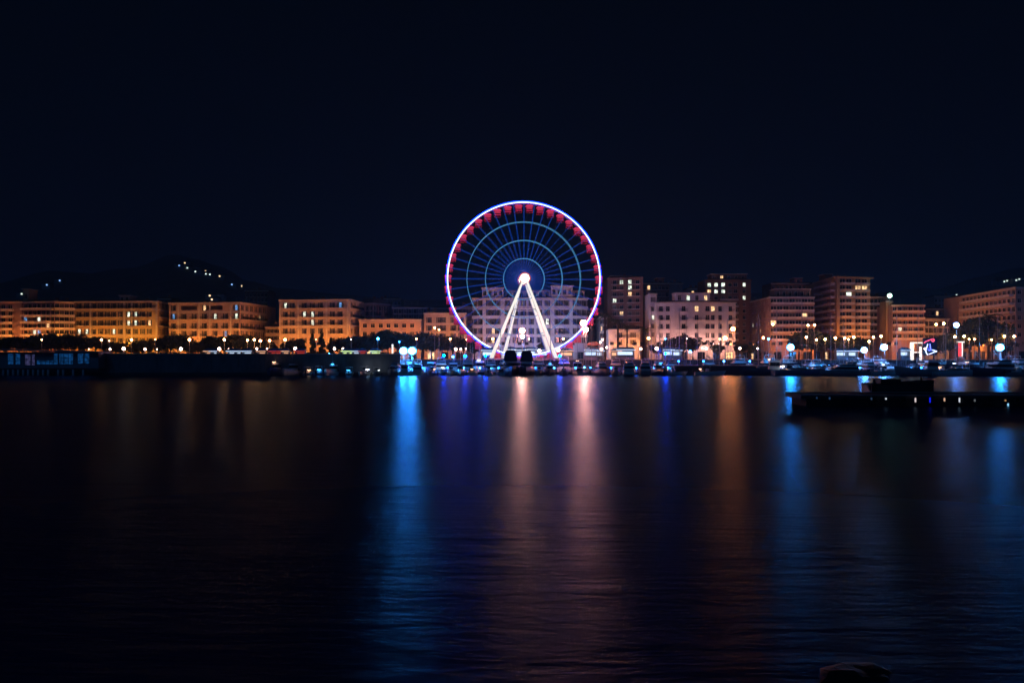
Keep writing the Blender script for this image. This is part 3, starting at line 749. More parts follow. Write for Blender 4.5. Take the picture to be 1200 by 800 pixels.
# ------------------------------------------------------------------ trees
def make_crown(seed, rx, rz, n, clumps, cz, leaf=0.42, shape="round", mat="leaf"):
    rnd = random.Random(seed); m = MB(); cl = []
    for i in range(clumps):
        if shape == "round":
            t = rnd.uniform(0, 2 * math.pi); q = rnd.uniform(0.15, 0.85)
            cl.append((rx * q * math.cos(t), rx * q * math.sin(t), cz + rz * rnd.uniform(-.55, .75) * (1.1 - q * .5), rnd.uniform(.28, .5) * rx))
        elif shape == "cone":
            h = i / clumps; q = (1 - h) * rx * rnd.uniform(.2, .75); t = rnd.uniform(0, 6.28)
            cl.append((q * math.cos(t), q * math.sin(t), cz - rz + 2 * rz * h, rx * (.5 - .32 * h)))
    for i in range(n):
        c_ = cl[rnd.randrange(len(cl))]
        d = Vector((rnd.gauss(0, 1), rnd.gauss(0, 1), rnd.gauss(0, .8))).normalized() * (c_[3] * rnd.random() ** .35)
        p = Vector(c_[:3]) + d
        a = Vector((rnd.gauss(0, 1), rnd.gauss(0, 1), rnd.gauss(0, 1))).normalized(); b = a.orthogonal().normalized(); s = leaf * rnd.uniform(.6, 1.3)
        m.add([p - a * s, p + b * s * .6, p + a * s, p - b * s * .6], [(0, 1, 2, 3)])
    return m.mesh("crown", [M[mat]]), cl
def make_trunk(h, r, cl, seed):
    rnd = random.Random(seed); m = MB(); m.tube((0, 0, -.2), (rnd.uniform(-.2, .2), rnd.uniform(-.2, .2), h), r, r * .6, 8)
    for c_ in cl[:9]:
        m.tube((0, 0, h * .8), (c_[0] * .8, c_[1] * .8, c_[2] * .95), r * .4, r * .12, 5)
    return m.mesh("trunk", [M["bark"]])
TV = []
for i, (rx, rz, cz) in enumerate([(4.2, 2.6, 6.4), (3.6, 2.9, 6.2), (4.8, 2.3, 6.0), (3.2, 2.4, 5.4)]):
    cm, cl = make_crown(20 + i, rx, rz, 2100, 16, cz, mat="leaf" if i % 2 == 0 else "leaf2"); TV.append((cm, make_trunk(cz - rz * .8, 0.28, cl, i)))
cm, cl = make_crown(40, 2.4, 5.0, 1800, 18, 6.2, shape="cone"); CON = (cm, make_trunk(4, .25, cl, 9))
def palm_meshes(h, seed):
    rnd = random.Random(seed); m = MB()
    for k in range(26):
        t = 2 * math.pi * k / 26 + rnd.uniform(-.1, .1); up = rnd.uniform(-.3, 1.2); Lf = rnd.uniform(2.4, 3.2)
        pr = Vector((0, 0, h)); d = Vector((math.cos(t), math.sin(t), up)).normalized(); pts_ = [pr]
        for j in range(7):
            pr = pr + d * (Lf / 7); d = (d + Vector((0, 0, -.22))).normalized(); pts_.append(pr)
        for j in range(7):
            side = Vector((-math.sin(t), math.cos(t), 0)); wv = .55 * math.sin((j + 1.2) / 8.5 * math.pi)
            for s in (-1, 1):
                q = side * s
                for e_ in range(2):
                    A = pts_[j] + (pts_[j + 1] - pts_[j]) * (e_ * .5); B = A + (pts_[j + 1] - pts_[j]) * .3
                    tip = A + q * wv + (pts_[j + 1] - pts_[j]) * .9 + Vector((0, 0, -.2)); m.add([A, B, tip], [(0, 1, 2)])
    tr = MB(); tr.tube((0, 0, -.2), (.1, 0, h * .5), .3, .24, 8); tr.tube((.1, 0, h * .5), (0, 0, h), .24, .22, 8); tr.ball((0, 0, h), .45, 0, 8, 5)
    return m.mesh("crown", [M["palm"]]), tr.mesh("trunk", [M["bark"]])
PALM = [palm_meshes(8.5, 1), palm_meshes(10.5, 2)]
def tree(kind, px, d, topy, base):
    cm, tm_ = kind; zt = PZ(topy, d); h = max(v.co.z for v in cm.vertices)
    s = (zt - LAND_Z) / h
    nm = "palm_tree" if kind in PALM else ("cypress_tree" if kind is CON else "broadleaf_tree")
    o = empty(nm, (PX(px, d), d, LAND_Z), random.uniform(0, 6.28)); wx = random.uniform(.95, 1.2) if nm == "broadleaf_tree" else 1
    o.scale = (s * wx, s * wx, s)
    put("trunk", tm_, o); put("crown", cm, o)
    tag(o, None, "tree", {"palm_tree": "palms on the promenade", "cypress_tree": "cypresses on the promenade", "broadleaf_tree": "trees along the promenade"}[nm])
    reg(o, base, px, "by"); return o
trees = [(4, 395), (22, 394), (41, 393), (56, 389), (72, 391), (86, 390), (98, 394), (112, 394), (128, 398), (140, 400), (158, 400), (170, 397), (186, 396), (200, 393), (210, 391), (226, 400), (238, 399), (250, 393), (264, 394), (276, 390), (288, 392), (300, 396), (318, 402), (335, 402), (348, 396), (390, 398), (402, 396),
         (414, 392), (430, 391), (444, 389), (455, 386), (466, 392), (480, 391), (494, 388), (506, 392), (518, 393), (530, 394), (543, 396), (556, 400)]
for i, (px, ty) in enumerate(trees):
    tree(TV[(i * 7 + i // 3) % 4], px, 292 + (i * 37 % 9), ty + random.uniform(-1, 1), "dark leafy promenade tree")
for px, ty in [(366, 390), (377, 388), (388, 395)]: tree(CON, px, 289, ty, "dark pointed conifer")
for px, ty in [(709, 366), (724, 372), (735, 380), (757, 383), (1158, 366)]: tree(PALM[int(px) % 2], px, 284, ty, "tall drooping palm")
for px, ty in [(790, 394), (801, 391), (812, 394), (867, 402), (936, 388), (950, 386), (962, 390), (976, 393), (988, 394), (1000, 394), (1012, 396), (1094, 398), (1108, 392), (1122, 386), (1136, 376), (1148, 371), (1162, 376), (1180, 398), (1195, 398), (884, 403), (840, 403), (640, 400), (770, 402)]:
    tree(TV[int(px) % 4], px, 288 + int(px) % 7, ty, "leafy promenade tree lit orange" if px > 930 else "dark leafy quayside tree")

# ------------------------------------------------------------------ lamps
_lm = {}
M["dish"] = principled("dark_enamel_reflector", (0.035, 0.035, 0.035), 0.6)
def head_fringe_dish(m, y, z, R_):  # added dish that catches lens light to give a glow fringe
    n = 20; vs = []
    for rr, yy in ((R_ * .25, y), (R_ * .7, y - R_ * .06), (R_, y - R_ * .2)):
        for i in range(n): vs.append((rr * math.cos(2 * math.pi * i / n), yy, z + rr * math.sin(2 * math.pi * i / n)))
    fs = [tuple(range(n))]
    for k in range(2):
        for i in range(n): fs.append((k * n + i, k * n + (i + 1) % n, (k + 1) * n + (i + 1) % n, (k + 1) * n + i))
    m.add(vs, fs, 0, True)
def lamp_mesh(kind, r, h, mat):
    key = (kind, round(r, 2), round(h, 1), mat)
    if key in _lm: return _lm[key]
    pl = MB(); pl.tube((0, 0, 0), (0, 0, h - r), 0.11, 0.07, 8); pl.tube((0, 0, 0), (0, 0, 0.5), 0.2, 0.16, 8)
    gl = MB(); hd = MB()
    if kind == "globe":
        gl.ball((0, 0, h), r * .85, 0, 10, 7); hd.tube((0, 0, h + r * .9), (0, 0, h + r * 1.15), r * .55, r * .15, 8); hd.tube((0, 0, h - r * 1.15), (0, 0, h - r * .9), r * .3, r * .45, 8)
    elif kind == "flood":
        hd.ring((0, 0, h), .95 * r, .06, 20, 5); head_fringe_dish(hd, r * .55, h, r * 1.05)
        gl.tube((0, -.28, h), (0, .28, h), .68 * r, .68 * r, 20); gl.ball((0, 0, h), .76 * r, 0, 12, 8)
        hd.box((0, 0, h + r), (.9 * r, .5, .12)); hd.box((0, 0, h - r), (.5 * r, .4, .12))
    elif kind == "pair":
        for s in (-1, 1):
            pl.tube((0, 0, h - .3), (s * 1.3, 0, h + .1), .05); gl.ball((s * 1.3, 0, h - .12), r, 0, 8, 5, .8); hd.box((s * 1.3, -.1, h + r * .9), (r * 2.6, 1.2, .14)); hd.box((s * 1.3, -r * 1.45, h - .1), (r * 3.2, .1, r * 2.6)); hd.box((s * 1.3, -r * .5, h - r - .25), (r * 3.2, r * 2, .08))  # added shields keep the facade fill off the water
    _lm[key] = (pl.mesh("pole", [M["pole"]]), gl.mesh("lamp_lens" if kind == "flood" else "lamp_globe", [M[mat]]), hd.mesh("lamp_head", [M["dish"]])); return _lm[key]
def lamp(px, py, d, r, mat, base, kind="globe", zb=None, prep="below", grp="street lamps", name="street_lamp"):
    zb = LAND_Z if zb is None else zb; z = PZ(py, d); h = z - zb
    pl, gl, hd = lamp_mesh(kind, r, h, mat)
    dz = z - zb - round(h, 1)
    o = empty(name, (PX(px, d), d, zb)); o.scale = (1, 1, 1)
    put("pole", pl, o); put("lamp_lens" if kind == "flood" else "lamp_globe", gl, o); put("lamp_head", hd, o)
    tag(o, None, "street lamp" if kind != "flood" else "floodlight", grp); reg(o, base, px, prep); return o
SOD = "orange globe lamp at treetop height"
for px, py, r in [(49, 398, .22), (119, 398, .34), (154, 398, .36), (182, 397.5, .16), (222, 398, .45), (263, 398, .45), (290, 398.6, .36), (298, 398, .42), (305, 399.4, .46), (316, 399, .40), (334, 398, .44),
                  (488, 397, .24), (527.5, 397, .34), (547, 398, .22), (551, 398.3, .22), (577.5, 397, .36), (620, 397, .2), (660, 397, .34),
                  (760, 396.3, .48), (843.5, 397.3, .26), (894.6, 395.6, .40), (945, 395, .42), (957, 398, .36), (967, 397.4, .42), (979, 396, .44), (990, 396, .40), (994.5, 397.5, .3), (1000.5, 395, .42),
                  (1018.5, 400, .38), (1023.5, 395, .38), (1032.5, 394, .42), (1119, 394.5, .42), (1129.8, 393.8, .42), (1135.7, 397, .26), (1142, 397, .26), (1177, 393.8, .42), (1188.4, 393.8, .42), (1162, 398, .24)]:
    lamp(px, py, 283, r, "lamp_sodium", SOD, prep="by", grp="orange promenade lamps")
for px, py, r in [(509.4, 384, .3), (514.5, 386, .24), (905.7, 380, .40), (947, 381, .36), (954.6, 380.7, .36), (1097, 380, .38), (1106, 379, .44)]:
    lamp(px, py, 281, r, "lamp_sodium", "tall orange lamp on slim pole", prep="by", grp="tall orange lamps")
WARM = "small white lamp at quay level"
for px, py, r in [(104, 409, .16), (128, 399.2, .16), (129, 409, .34), (170, 409, .40), (184, 409, .18), (268, 409, .24), (301, 408.5, .36), (313, 408.5, .24), (392, 408.5, .42), (402, 408.5, .36), (534, 409, .5), (540, 409, .34), (546, 408.5, .2),
                  (411.5, 397.4, .16), (370.5, 397.5, .14), (705, 409, .46), (711, 407, .34), (706, 398, .3), (703.5, 401, .3), (751, 408.6, .4), (769.6, 408.4, .6), (804.6, 396.6, .18), (823, 408, .24), (827.6, 408.4, .40), (867, 408, .42), (888, 408.4, .30), (1084, 408.5, .34)]:
    lamp(px, py, 266, r, "lamp_warm", WARM, prep="by", grp="white quay lamps")
for px, py in [(145, 408.5), (212, 408.8), (257, 408.8), (346, 408.5)]:
    lamp(px, py, 264, .55, "lamp_warm", "large brilliant quay lamp", prep="by", grp="brilliant quay lamps")
for px, py, r in [(443, 396.8, .42), (468, 400.5, .2), (779.8, 397, .2), (809, 412, .45), (900.6, 397.2, .38), (531, 418, .4), (386, 414, .2), (398, 415, .22)]:
    lamp(px, py, 256, r, "lamp_bluesmall", "blue white quay lamp", prep="by", grp="blue quay lamps", zb=0.6 if px > 470 else LAND_Z)
for px, py in [(520, 416.5), (545, 417), (569, 416.5), (656, 417), (780, 414)]:
    lamp(px, py, 247, .4, "lamp_deepblue", "deep blue quay lamp", prep="by", grp="deep blue quay lamps", zb=.6)
# big flood masts
def flood(px, py, d, r, mat, lab):
    o = lamp(px, py, d, r, mat, "x", kind="flood", grp="floodlight masts", zb=0.6 if d < QY else LAND_Z, name="floodlight_mast"); REG.pop(); o['label'] = lab; return o
flood(472.8, 411, 243, 1.1, "lamp_blue", "blue white floodlight cluster over the boats, left one of the close pair")
flood(482.8, 411, 243, 1.15, "lamp_blue", "blue white floodlight cluster over the boats, right one of the close pair")
flood(926.8, 406.8, 240, 1.0, "lamp_blue", "brilliant white floodlight mast below the white banded block")
flood(1013, 410, 246, .9, "lamp_white", "white floodlight mast below the tall orange tower")
flood(1036.3, 406.8, 250, 1.0, "lamp_white", "white floodlight mast below the greenish high lamp")
flood(1121, 380.7, 268, .85, "lamp_white", "high white floodlight mast above the red lit sign")
flood(1172.3, 407, 236, 1.05, "lamp_blue", "brilliant white floodlight mast near the right edge of the harbour")
flood(612, 387.3, 258, .9, "lamp_sodium_hot", "orange floodlight cluster between the wheel legs, upper of the two")
flood(612, 394.3, 257, .65, "lamp_sodium_hot", "orange floodlight cluster between the wheel legs, lower of the two")
flood(684, 378.5, 258, 1.0, "lamp_sodium_hot", "orange floodlight cluster on the wheel's right rim, upper of the two")
flood(686.5, 386.3, 257, .8, "lamp_sodium_hot", "orange floodlight cluster on the wheel's right rim, lower of the two")
flood(859, 385.4, 260, .7, "lamp_amber", "high orange floodlight right of the pink white house")
flood(849.8, 396.2, 262, .7, "lamp_amber", "orange floodlight in front of the pink white house's right corner")
flood(1042.7, 346.3, 328, .9, "lamp_green", "greenish white lamp high above the ochre stair column")
flood(654, 410, 262, .7, "lamp_warm", "white floodlight at the foot of the wheel's right leg")
flood(632, 411, 262, .6, "lamp_warm", "white floodlight between the ferris wheel's feet, beside its right leg")
# unseen fill lamps added behind the trees to light the facades
x = -35
while x < 1235:
    lm_ = "lamp_street"
    if 560 < x < 695: lm_ = "lamp_street_white"
    elif 765 < x < 862: lm_ = "lamp_street_pink"
    elif 885 < x < 955: lm_ = "lamp_street_dim"
    elif 87 < x < 197: lm_ = "lamp_street_gold"
    lamp(x, 401 + (x * 7 % 3), 315, .42, lm_, "twin shielded road lantern behind trees", kind="pair", prep="by", grp="road lanterns")
    x += 27
# added low blue fill lights along the pontoons, mostly unseen, to brighten boats
pm_ = MB(); pm_.box((0, 0, .5), (.3, .3, 1.0), 0, 0, .8); pm_.box((0, 0, 1.36), (.44, .44, .08)); pme_ = pm_.mesh("pedestal", [M["whitepaint"]])  # pedestals added only to carry the blue fill lights
lm2 = MB(); lm2.box((0, 0, 1.16), (.34, .34, .32)); 
PB = {k: lm2.mesh("lamp_lens", [M[k]]) for k in ("ped_blue", "ped_cyan")}
rq = random.Random(5)
for d_, xs_, zq in ((241.2, range(345, 790, 22), .72), (255, range(500, 1230, 23), .72), (245, range(915, 1230, 24), .72), (239.2, range(800, 905, 26), 2.62)):
    for x_ in xs_:
        px = x_ + rq.uniform(-5, 5); o = empty("pedestal_light", (PX(px, d_), d_, zq)); put("pedestal", pme_, o); put("lamp_lens", PB[rq.choice(["ped_blue", "ped_blue", "ped_cyan"])], o)
        tag(o, None, "pedestal light", "low pontoon pedestal lights")  # these pedestal lights are added blue fill
        reg(o, {241.2: "low blue pedestal light, front quay,", 255: "low blue pedestal light, rear quay,", 245: "low blue pedestal light, right quay,", 239.2: "blue pedestal light on higher quay"}[d_], px, "below")

# ------------------------------------------------------------------ ferris wheel
WD = 270.0; HC = P(614, 327, WD); RW = 89.0 / 1000 * WD
wh_ = empty("ferris_wheel", (HC.x, WD, LAND_Z), R(4))
tag(wh_, "tall ferris wheel with a white lit rim and pink lit gondolas", "ferris wheel")
hz = HC.z - LAND_Z
M["rim_led"] = emit("white_blue_rim_led", (0.62, 0.78, 1.0), 3.2)
M["rim_steel"] = emit("white_rim_steel_pink_wash", (0.8, 0.15, 0.3), 0.0, (0.7, 0.7, 0.72))
M["hoop_led"] = emit("dim_cyan_hoop_led", (0.05, 0.24, 0.46), 1.1)  # added glowing hoops stand in for the turning lamps' light trails
M["spoke_led"] = emit("deep_blue_spoke_led", (0.0, 0.05, 0.45), 1.1)  # blue light falling on the spokes, put in as their own glow
M["pink_led"] = emit("crimson_gondola_led", (0.85, 0.04, 0.16), 0.8)
M["pink_soft"] = emit("gondola_interior_glow", (0.9, 0.05, 0.14), 0.55)
M["gond"] = principled("crimson_gondola_paint", (0.5, 0.03, 0.07), 0.35)
M["rim_blue"] = emit("blue_outer_rim_led", (0.0, 0.018, 1.0), 20)  # added blue ring for the rim's glow fringe and its water reflection
M["hub_led"] = emit("hub_star_lamp", (1.0, 0.80, 0.55), 9)
M["hub_red"] = emit("hub_red_led", (1.0, 0.15, 0.1), 0.8)
M["leg_led"] = emit("leg_strip_led", (1.0, 0.94, 0.86), 1.1)  # added glowing strips that turn the legs white
for s in (-1, 1):
    mb = MB(); mb.ring((0, s * .95, hz), RW, 0.16, 144, 6); mb.build("rim", M["whitepaint"], wh_)
    mb = MB(); mb.ring((0, s * 1.17, hz), RW + .06, 0.15, 144, 6); mb.build("rim_light", M["rim_led"], wh_)
    mb = MB(); mb.ring((0, s * 1.0, hz), RW + .42, 0.1, 144, 5); mb.build("outer_rim_light", M["rim_blue"], wh_)
mb = MB()
NS = 44
for i in range(NS * 2):
    a = math.pi * i / NS; b2 = math.pi * (i + 1) / NS
    p = lambda s, an, rr: (rr * math.cos(an), s * .95, hz + rr * math.sin(an))
    mb.tube(p(-1, a, RW), p(1, a, RW), .06, n=5); mb.tube(p(-1, a, RW), p(1, b2, RW), .04, n=4)
mb.build("rim_lattice", M["whitepaint"], wh_)
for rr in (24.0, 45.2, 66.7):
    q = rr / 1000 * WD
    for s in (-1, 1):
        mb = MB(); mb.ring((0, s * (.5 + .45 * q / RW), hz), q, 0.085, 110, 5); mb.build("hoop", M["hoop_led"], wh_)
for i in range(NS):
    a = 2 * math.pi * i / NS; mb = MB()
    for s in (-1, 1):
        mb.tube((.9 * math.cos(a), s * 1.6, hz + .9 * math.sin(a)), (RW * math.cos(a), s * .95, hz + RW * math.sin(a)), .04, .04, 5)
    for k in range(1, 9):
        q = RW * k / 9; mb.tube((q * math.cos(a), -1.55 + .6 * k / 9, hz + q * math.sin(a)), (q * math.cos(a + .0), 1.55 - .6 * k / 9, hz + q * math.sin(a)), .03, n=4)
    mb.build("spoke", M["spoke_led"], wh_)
mb = MB(); mb.tube((0, -2.3, hz), (0, 2.3, hz), .95, .95, 20); mb.tube((0, -3.4, hz), (0, 3.4, hz), .5, .5, 14); hub = mb.build("hub", M["whitepaint"], wh_)
mb = MB()
for s in (-1, 1): mb.tube((0, s * 3.42, hz), (0, s * 3.62, hz), 1.35, 1.25, 24)
mb.build("hub_lamp", M["hub_led"], wh_)
mb = MB(); mb.ring((0, -3.45, hz), 1.7, .12, 32, 6); mb.ring((0, 3.45, hz), 1.7, .12, 32, 6); mb.build("hub_ring", M["hub_red"], wh_)
legs = [(-1, 575.5, 262), (-1, 589.5, 279), (1, 651.5, 262), (1, 645.5, 279)]
inv = Matrix.Rotation(-R(4), 3, 'Z')
for i, (s, px, d) in enumerate(legs):
    f = Vector((PX(px, d) - HC.x, d - WD, 0)); f = inv @ f
    yy = -3.0 if d < WD else 3.0
    top = Vector((0.55 * s, yy, hz - .2)); mb = MB()
    mb.tube(f, top, .75, .40, 10); mb.box((f.x, f.y, .25), (2.4, 2.4, .5)); lg = mb.build("leg", M["whitepaint"], wh_)
    ld = MB(); off = Vector((.0, -.70 if d < WD else -.66, 0))
    for e_ in (-.42, 0, .42):
        ld.tube(f + Vector((e_, -.82, .6)), top + Vector((e_ * .5, -.52, -.5)), .16, .11, 6)
    ld.build("light_strip", M["leg_led"], lg)
mb = MB()
for t_ in (.30, .62):
    L0 = [inv @ Vector((PX(px, d) - HC.x, d - WD, 0)) for s, px, d in legs]; T0 = [Vector((.55 * s, -3 if d < WD else 3, hz)) for s, px, d in legs]
    q = [L0[i].lerp(T0[i], t_) for i in range(4)]
    mb.tube(q[0], q[1], .12); mb.tube(q[2], q[3], .12); mb.tube(q[0], q[2], .12); mb.tube(q[1], q[3], .12)
mb.build("brace", M["whitepaint"], wh_)
mb = MB(); mb.box((0, 0, .3), (26, 20, .6)); mb.build("platform", M["grey"], wh_)
g = MB(); g.box((0, 0, -2.25), (1.9, 1.5, .95)); g.box((0, 0, -2.75), (1.5, 1.2, .12))
for sx in (-1, 1):
    for sy in (-1, 1): g.tube((sx * .88, sy * .68, -1.8), (sx * .8, sy * .6, -.85), .05, n=5)
g.tube((0, 0, -1.85), (0, 0, 0), .07); g.tube((0, -.95, 0), (0, .95, 0), .07)
gm = g.mesh("gondola", [M["gond"]])
g = MB(); g.box((0, 0, -.68), (2.0, 1.6, .3), 0, 0, .7); g.box((0, 0, -.87), (2.1, 1.7, .1)); grm = g.mesh("gondola_roof", [M["pink_led"]])
g = MB(); g.box((0, 0, -1.33), (1.6, 1.25, .84)); ggm = g.mesh("gondola_window", [M["pink_soft"]])
g = MB(); g.box((0, -.78, -2.2), (1.7, .06, .16)); g.box((0, .78, -2.2), (1.7, .06, .16)); glm = g.mesh("gondola_light", [M["pink_led"]])
for i in range(NS):
    a = 2 * math.pi * (i + .5) / NS
    o = put("gondola", gm, wh_, (RW * math.cos(a), 0, hz + RW * math.sin(a))); o.scale = (1.15, 1.1, 1.1)
    put("gondola_roof", grm, o); put("gondola_window", ggm, o); put("gondola_light", glm, o)

# ------------------------------------------------------------------ stalls, booths, signs
_st = {}
def stall(px, d, wd, ht, mat, base, red=False, zb=LAND_Z, cat="kiosk", glow=.3):
    key = (round(wd, 1), round(ht, 1), mat, red)
    if key not in _st:
        a = MB(); a.box((0, 1.2, ht / 2), (wd, .15, ht)); a.box((0, -.55, .5), (wd, .5, 1.0))
        for s in (-1, 1): a.box((s * (wd / 2 - .06), .3, ht / 2), (.12, 1.7, ht))
        r = MB(); r.add([(-wd / 2 - .3, -1.2, ht - .1), (wd / 2 + .3, -1.2, ht - .1), (wd / 2 + .3, 1.4, ht - .1), (-wd / 2 - .3, 1.4, ht - .1), (-wd / 2 + .5, 0.1, ht + .7), (wd / 2 - .5, .1, ht + .7)],
                        [(0, 1, 5, 4), (1, 2, 5), (2, 3, 4, 5), (3, 0, 4), (3, 2, 1, 0)])
        l = MB(); l.box((0, 1.08, ht * .62), (wd * .85, .08, ht * glow)); l.box((0, -1.22, ht - .22), (wd + .5, .08, .18))
        _st[key] = (a.mesh("counter", [M["hull_grey"]]), r.mesh("awning", [M["hull_blue"] if not red else M["brick"]]), l.mesh("light_panel", [M[mat]]))
    o = empty("kiosk", (PX(px, d), d, zb)); a, r, l = _st[key]
    put("counter", a, o); put("awning", r, o); put("light_panel", l, o)
    tag(o, None, cat, "lit promenade kiosks"); reg(o, base, px, "by"); return o
for px, mt, bs, wd in [(245, "stall_warm", "small warm lit kiosk behind sea wall", 2.4), (251, "stall_light", "small white lit kiosk behind sea wall", 2.0), (272, "stall_light", "small white lit kiosk behind sea wall", 2.6), (279, "stall_light", "small white lit kiosk behind sea wall", 2),
                       (290, "stall_light", "small white lit kiosk behind sea wall", 2.8), (307, "stall_warm", "small warm lit kiosk behind sea wall", 2.4), (323, "stall_red", "small red lit kiosk behind sea wall", 3.6), (335, "stall_warm", "small warm lit kiosk behind sea wall", 2),
                       (352, "stall_red", "small red lit kiosk behind sea wall", 3), (405, "stall_yellow", "small greenish lit kiosk behind sea wall", 2), (410.5, "stall_yellow", "small greenish lit kiosk behind sea wall", 2), (417, "stall_light", "small white lit kiosk behind sea wall", 2.2),
                       (425, "stall_red", "small red lit kiosk behind sea wall", 2), (440, "stall_yellow", "small greenish lit kiosk behind sea wall", 3)]:
    stall(px, 258, wd, 2.9, mt, bs)
for px, mt, wd, ht, d in [(572, "stall_light", 4, 3.2, 264), (598, "stall_light", 3.5, 3.6, 281), (610, "stall_light", 4, 3.4, 281), (622, "stall_light", 3.5, 3.6, 281), (637, "stall_light", 4, 3.4, 281), (664, "stall_warm", 4, 3, 264), (692, "stall_light", 4, 3.2, 264), (700, "stall_light", 4, 3, 268), (733, "stall_light", 5.5, 3.4, 266), (722, "stall_warm", 3, 3.0, 268), (792, "stall_light", 3.5, 3.2, 266), (986, "stall_light", 3.5, 3.0, 266), (999, "stall_light", 3, 3.0, 266), (783, "stall_light", 3, 3.4, 264), (1060, "stall_light", 3, 3.2, 266)]:
    stall(px, d, wd, ht, mt, "bright white lit booth" if mt == "stall_light" else "warm lit booth")
o = stall(695, 268, 3.4, 5.0, "stall_red", "x", True); REG.pop(); o['label'] = "red roofed booth glowing red beside the wheel's right foot"

# white-lit gateway, neon emblem, red sign
o = empty("lit_gateway", (PX(1073, 268), 268, LAND_Z)); tag(o, "white backlit gateway of two posts and crossbars beside the neon emblem", "gateway")
mb = MB(); mb.box((-1.2, 0, 2.6), (1.0, .5, 5.2)); mb.build("post", M["signwhite"], o)
mb = MB(); mb.box((1.55, 0, 2.1), (.55, .5, 4.2)); mb.build("post", M["signwhite"], o)
mb = MB(); mb.box((.6, 0, 5.4), (4.4, .52, .4)); mb.build("crossbar", M["signwhite"], o)
mb = MB(); mb.box((.28, 0, 2.4), (1.94, .4, .35)); mb.build("crossbar", M["signwhite"], o)
o = empty("neon_sign", (PX(1090, 266), 266, LAND_Z)); tag(o, "blue neon sail emblem under a pink arc on a dark board", "neon sign")
mb = MB(); mb.box((0, .25, 4.2), (4.4, .25, 5.4)); mb.tube((-1.5, .3, 0), (-1.5, .3, 2), .1); mb.tube((1.5, .3, 0), (1.5, .3, 2), .1); mb.build("board", M["hull_navy"], o)
M["neon_b"] = emit("blue_neon_tube", (0.10, 0.13, 1.0), 4); M["neon_p"] = emit("pink_neon_tube", (1.0, 0.10, 0.22), 1.6); M["neon_w"] = emit("white_blue_neon_tube", (0.55, 0.65, 1.0), 2.5)
def poly(mbx, pts_, r):
    for a, b_ in zip(pts_, pts_[1:]): mbx.tube((a[0], 0, a[1]), (b_[0], 0, b_[1]), r, n=6)
mb = MB(); poly(mb, [(-.75, 5.0), (-.95, 4.2), (-1.4, 3.3), (-1.3, 2.6), (-.9, 1.7), (.2, 2.0), (1.1, 2.4), (2.1, 2.7), (1.2, 3.0), (.7, 3.15)], .15); mb.build("neon_tube", M["neon_w"], o)
mb = MB(); poly(mb, [(-.05, 5.1), (.05, 4.2), (.1, 3.3), (.5, 3.1)], .14); poly(mb, [(-.7, 3.9), (-.5, 3.0), (.0, 3.0)], .10); mb.build("neon_tube", M["neon_b"], o)
mb = MB(); poly(mb, [(-1.9, 5.3), (-1.3, 5.8), (-.5, 6.1), (.3, 6.4), (1.1, 6.6), (1.3, 6.1), (.9, 5.7), (.5, 6.1)], .17); mb.build("neon_tube", M["neon_p"], o)
o = empty("red_sign", (PX(1125, 262), 262, LAND_Z)); tag(o, "upright red lit sign with a white top below the high floodlight", "sign")
mb = MB(); mb.box((0, 0, 3.2), (.9, .3, 4.2)); mb.build("panel", emit("red_backlit_panel", (1, 0.06, 0.08), 1.4), o)
mb = MB(); mb.box((.65, 0, 3.2), (.3, .32, 4.2)); mb.build("edge_light", M["signwhite"], o)
mb = MB(); mb.box((.2, 0, 5.55), (2.2, .34, .35)); mb.build("cap_light", M["signwhite"], o); mb = MB(); mb.tube((0, 0, 0), (0, 0, 1.2), .12); mb.build("post", M["pole"], o)
o = empty("banner_sign", (PX(460, 252), 252, LAND_Z)); o.location.z = .6; tag(o, "tall white lit banner with a pink foot left of the twin floodlights", "banner")
mb = MB(); mb.box((0, 0, 6.3), (.45, .2, 3.6)); mb.build("banner", M["signwhite"], o); mb = MB(); mb.box((.4, 0, 3.6), (.9, .2, 1.2)); mb.build("foot_panel", emit("pink_panel", (.9, .15, .2), .6), o); mb = MB(); mb.tube((0, .15, 0), (0, .15, 8.2), .08); mb.build("post", M["pole"], o)

# ------------------------------------------------------------------ pontoons and quays in the marina
def slab(name, lab, cat, pxa, pxb, d, z, dep, mats):
    xa, xb = PX(pxa, d), PX(pxb, d); m = MB(); m.box(((xa + xb) / 2, d + dep / 2, (z - .8) / 2), (xb - xa, dep, z + .8), 0); m.box(((xa + xb) / 2, d + dep / 2, z + .06), (xb - xa + .1, dep + .1, .12), 1)
    tag(m.build(name, mats), lab, cat)
slab("quay", "long low marina quay with a pale edge behind the front boats", "quay", 330, 790, 240.5, .6, 2.4, [M["concrete_dark"], M["concrete"]])
slab("quay", "higher stone quay with a blue lit edge below the pink white house", "quay", 791, 908, 238, 2.5, 6, [M["concrete_dark"], M["stone"]])
slab("quay", "low marina quay at the right behind the long hulls", "quay", 909, 1260, 244, .6, 2.4, [M["concrete_dark"], M["concrete"]])
slab("quay", "rear marina quay close under the promenade wall", "quay", 480, 1260, 254, .6, 2.0, [M["concrete_dark"], M["concrete"]])

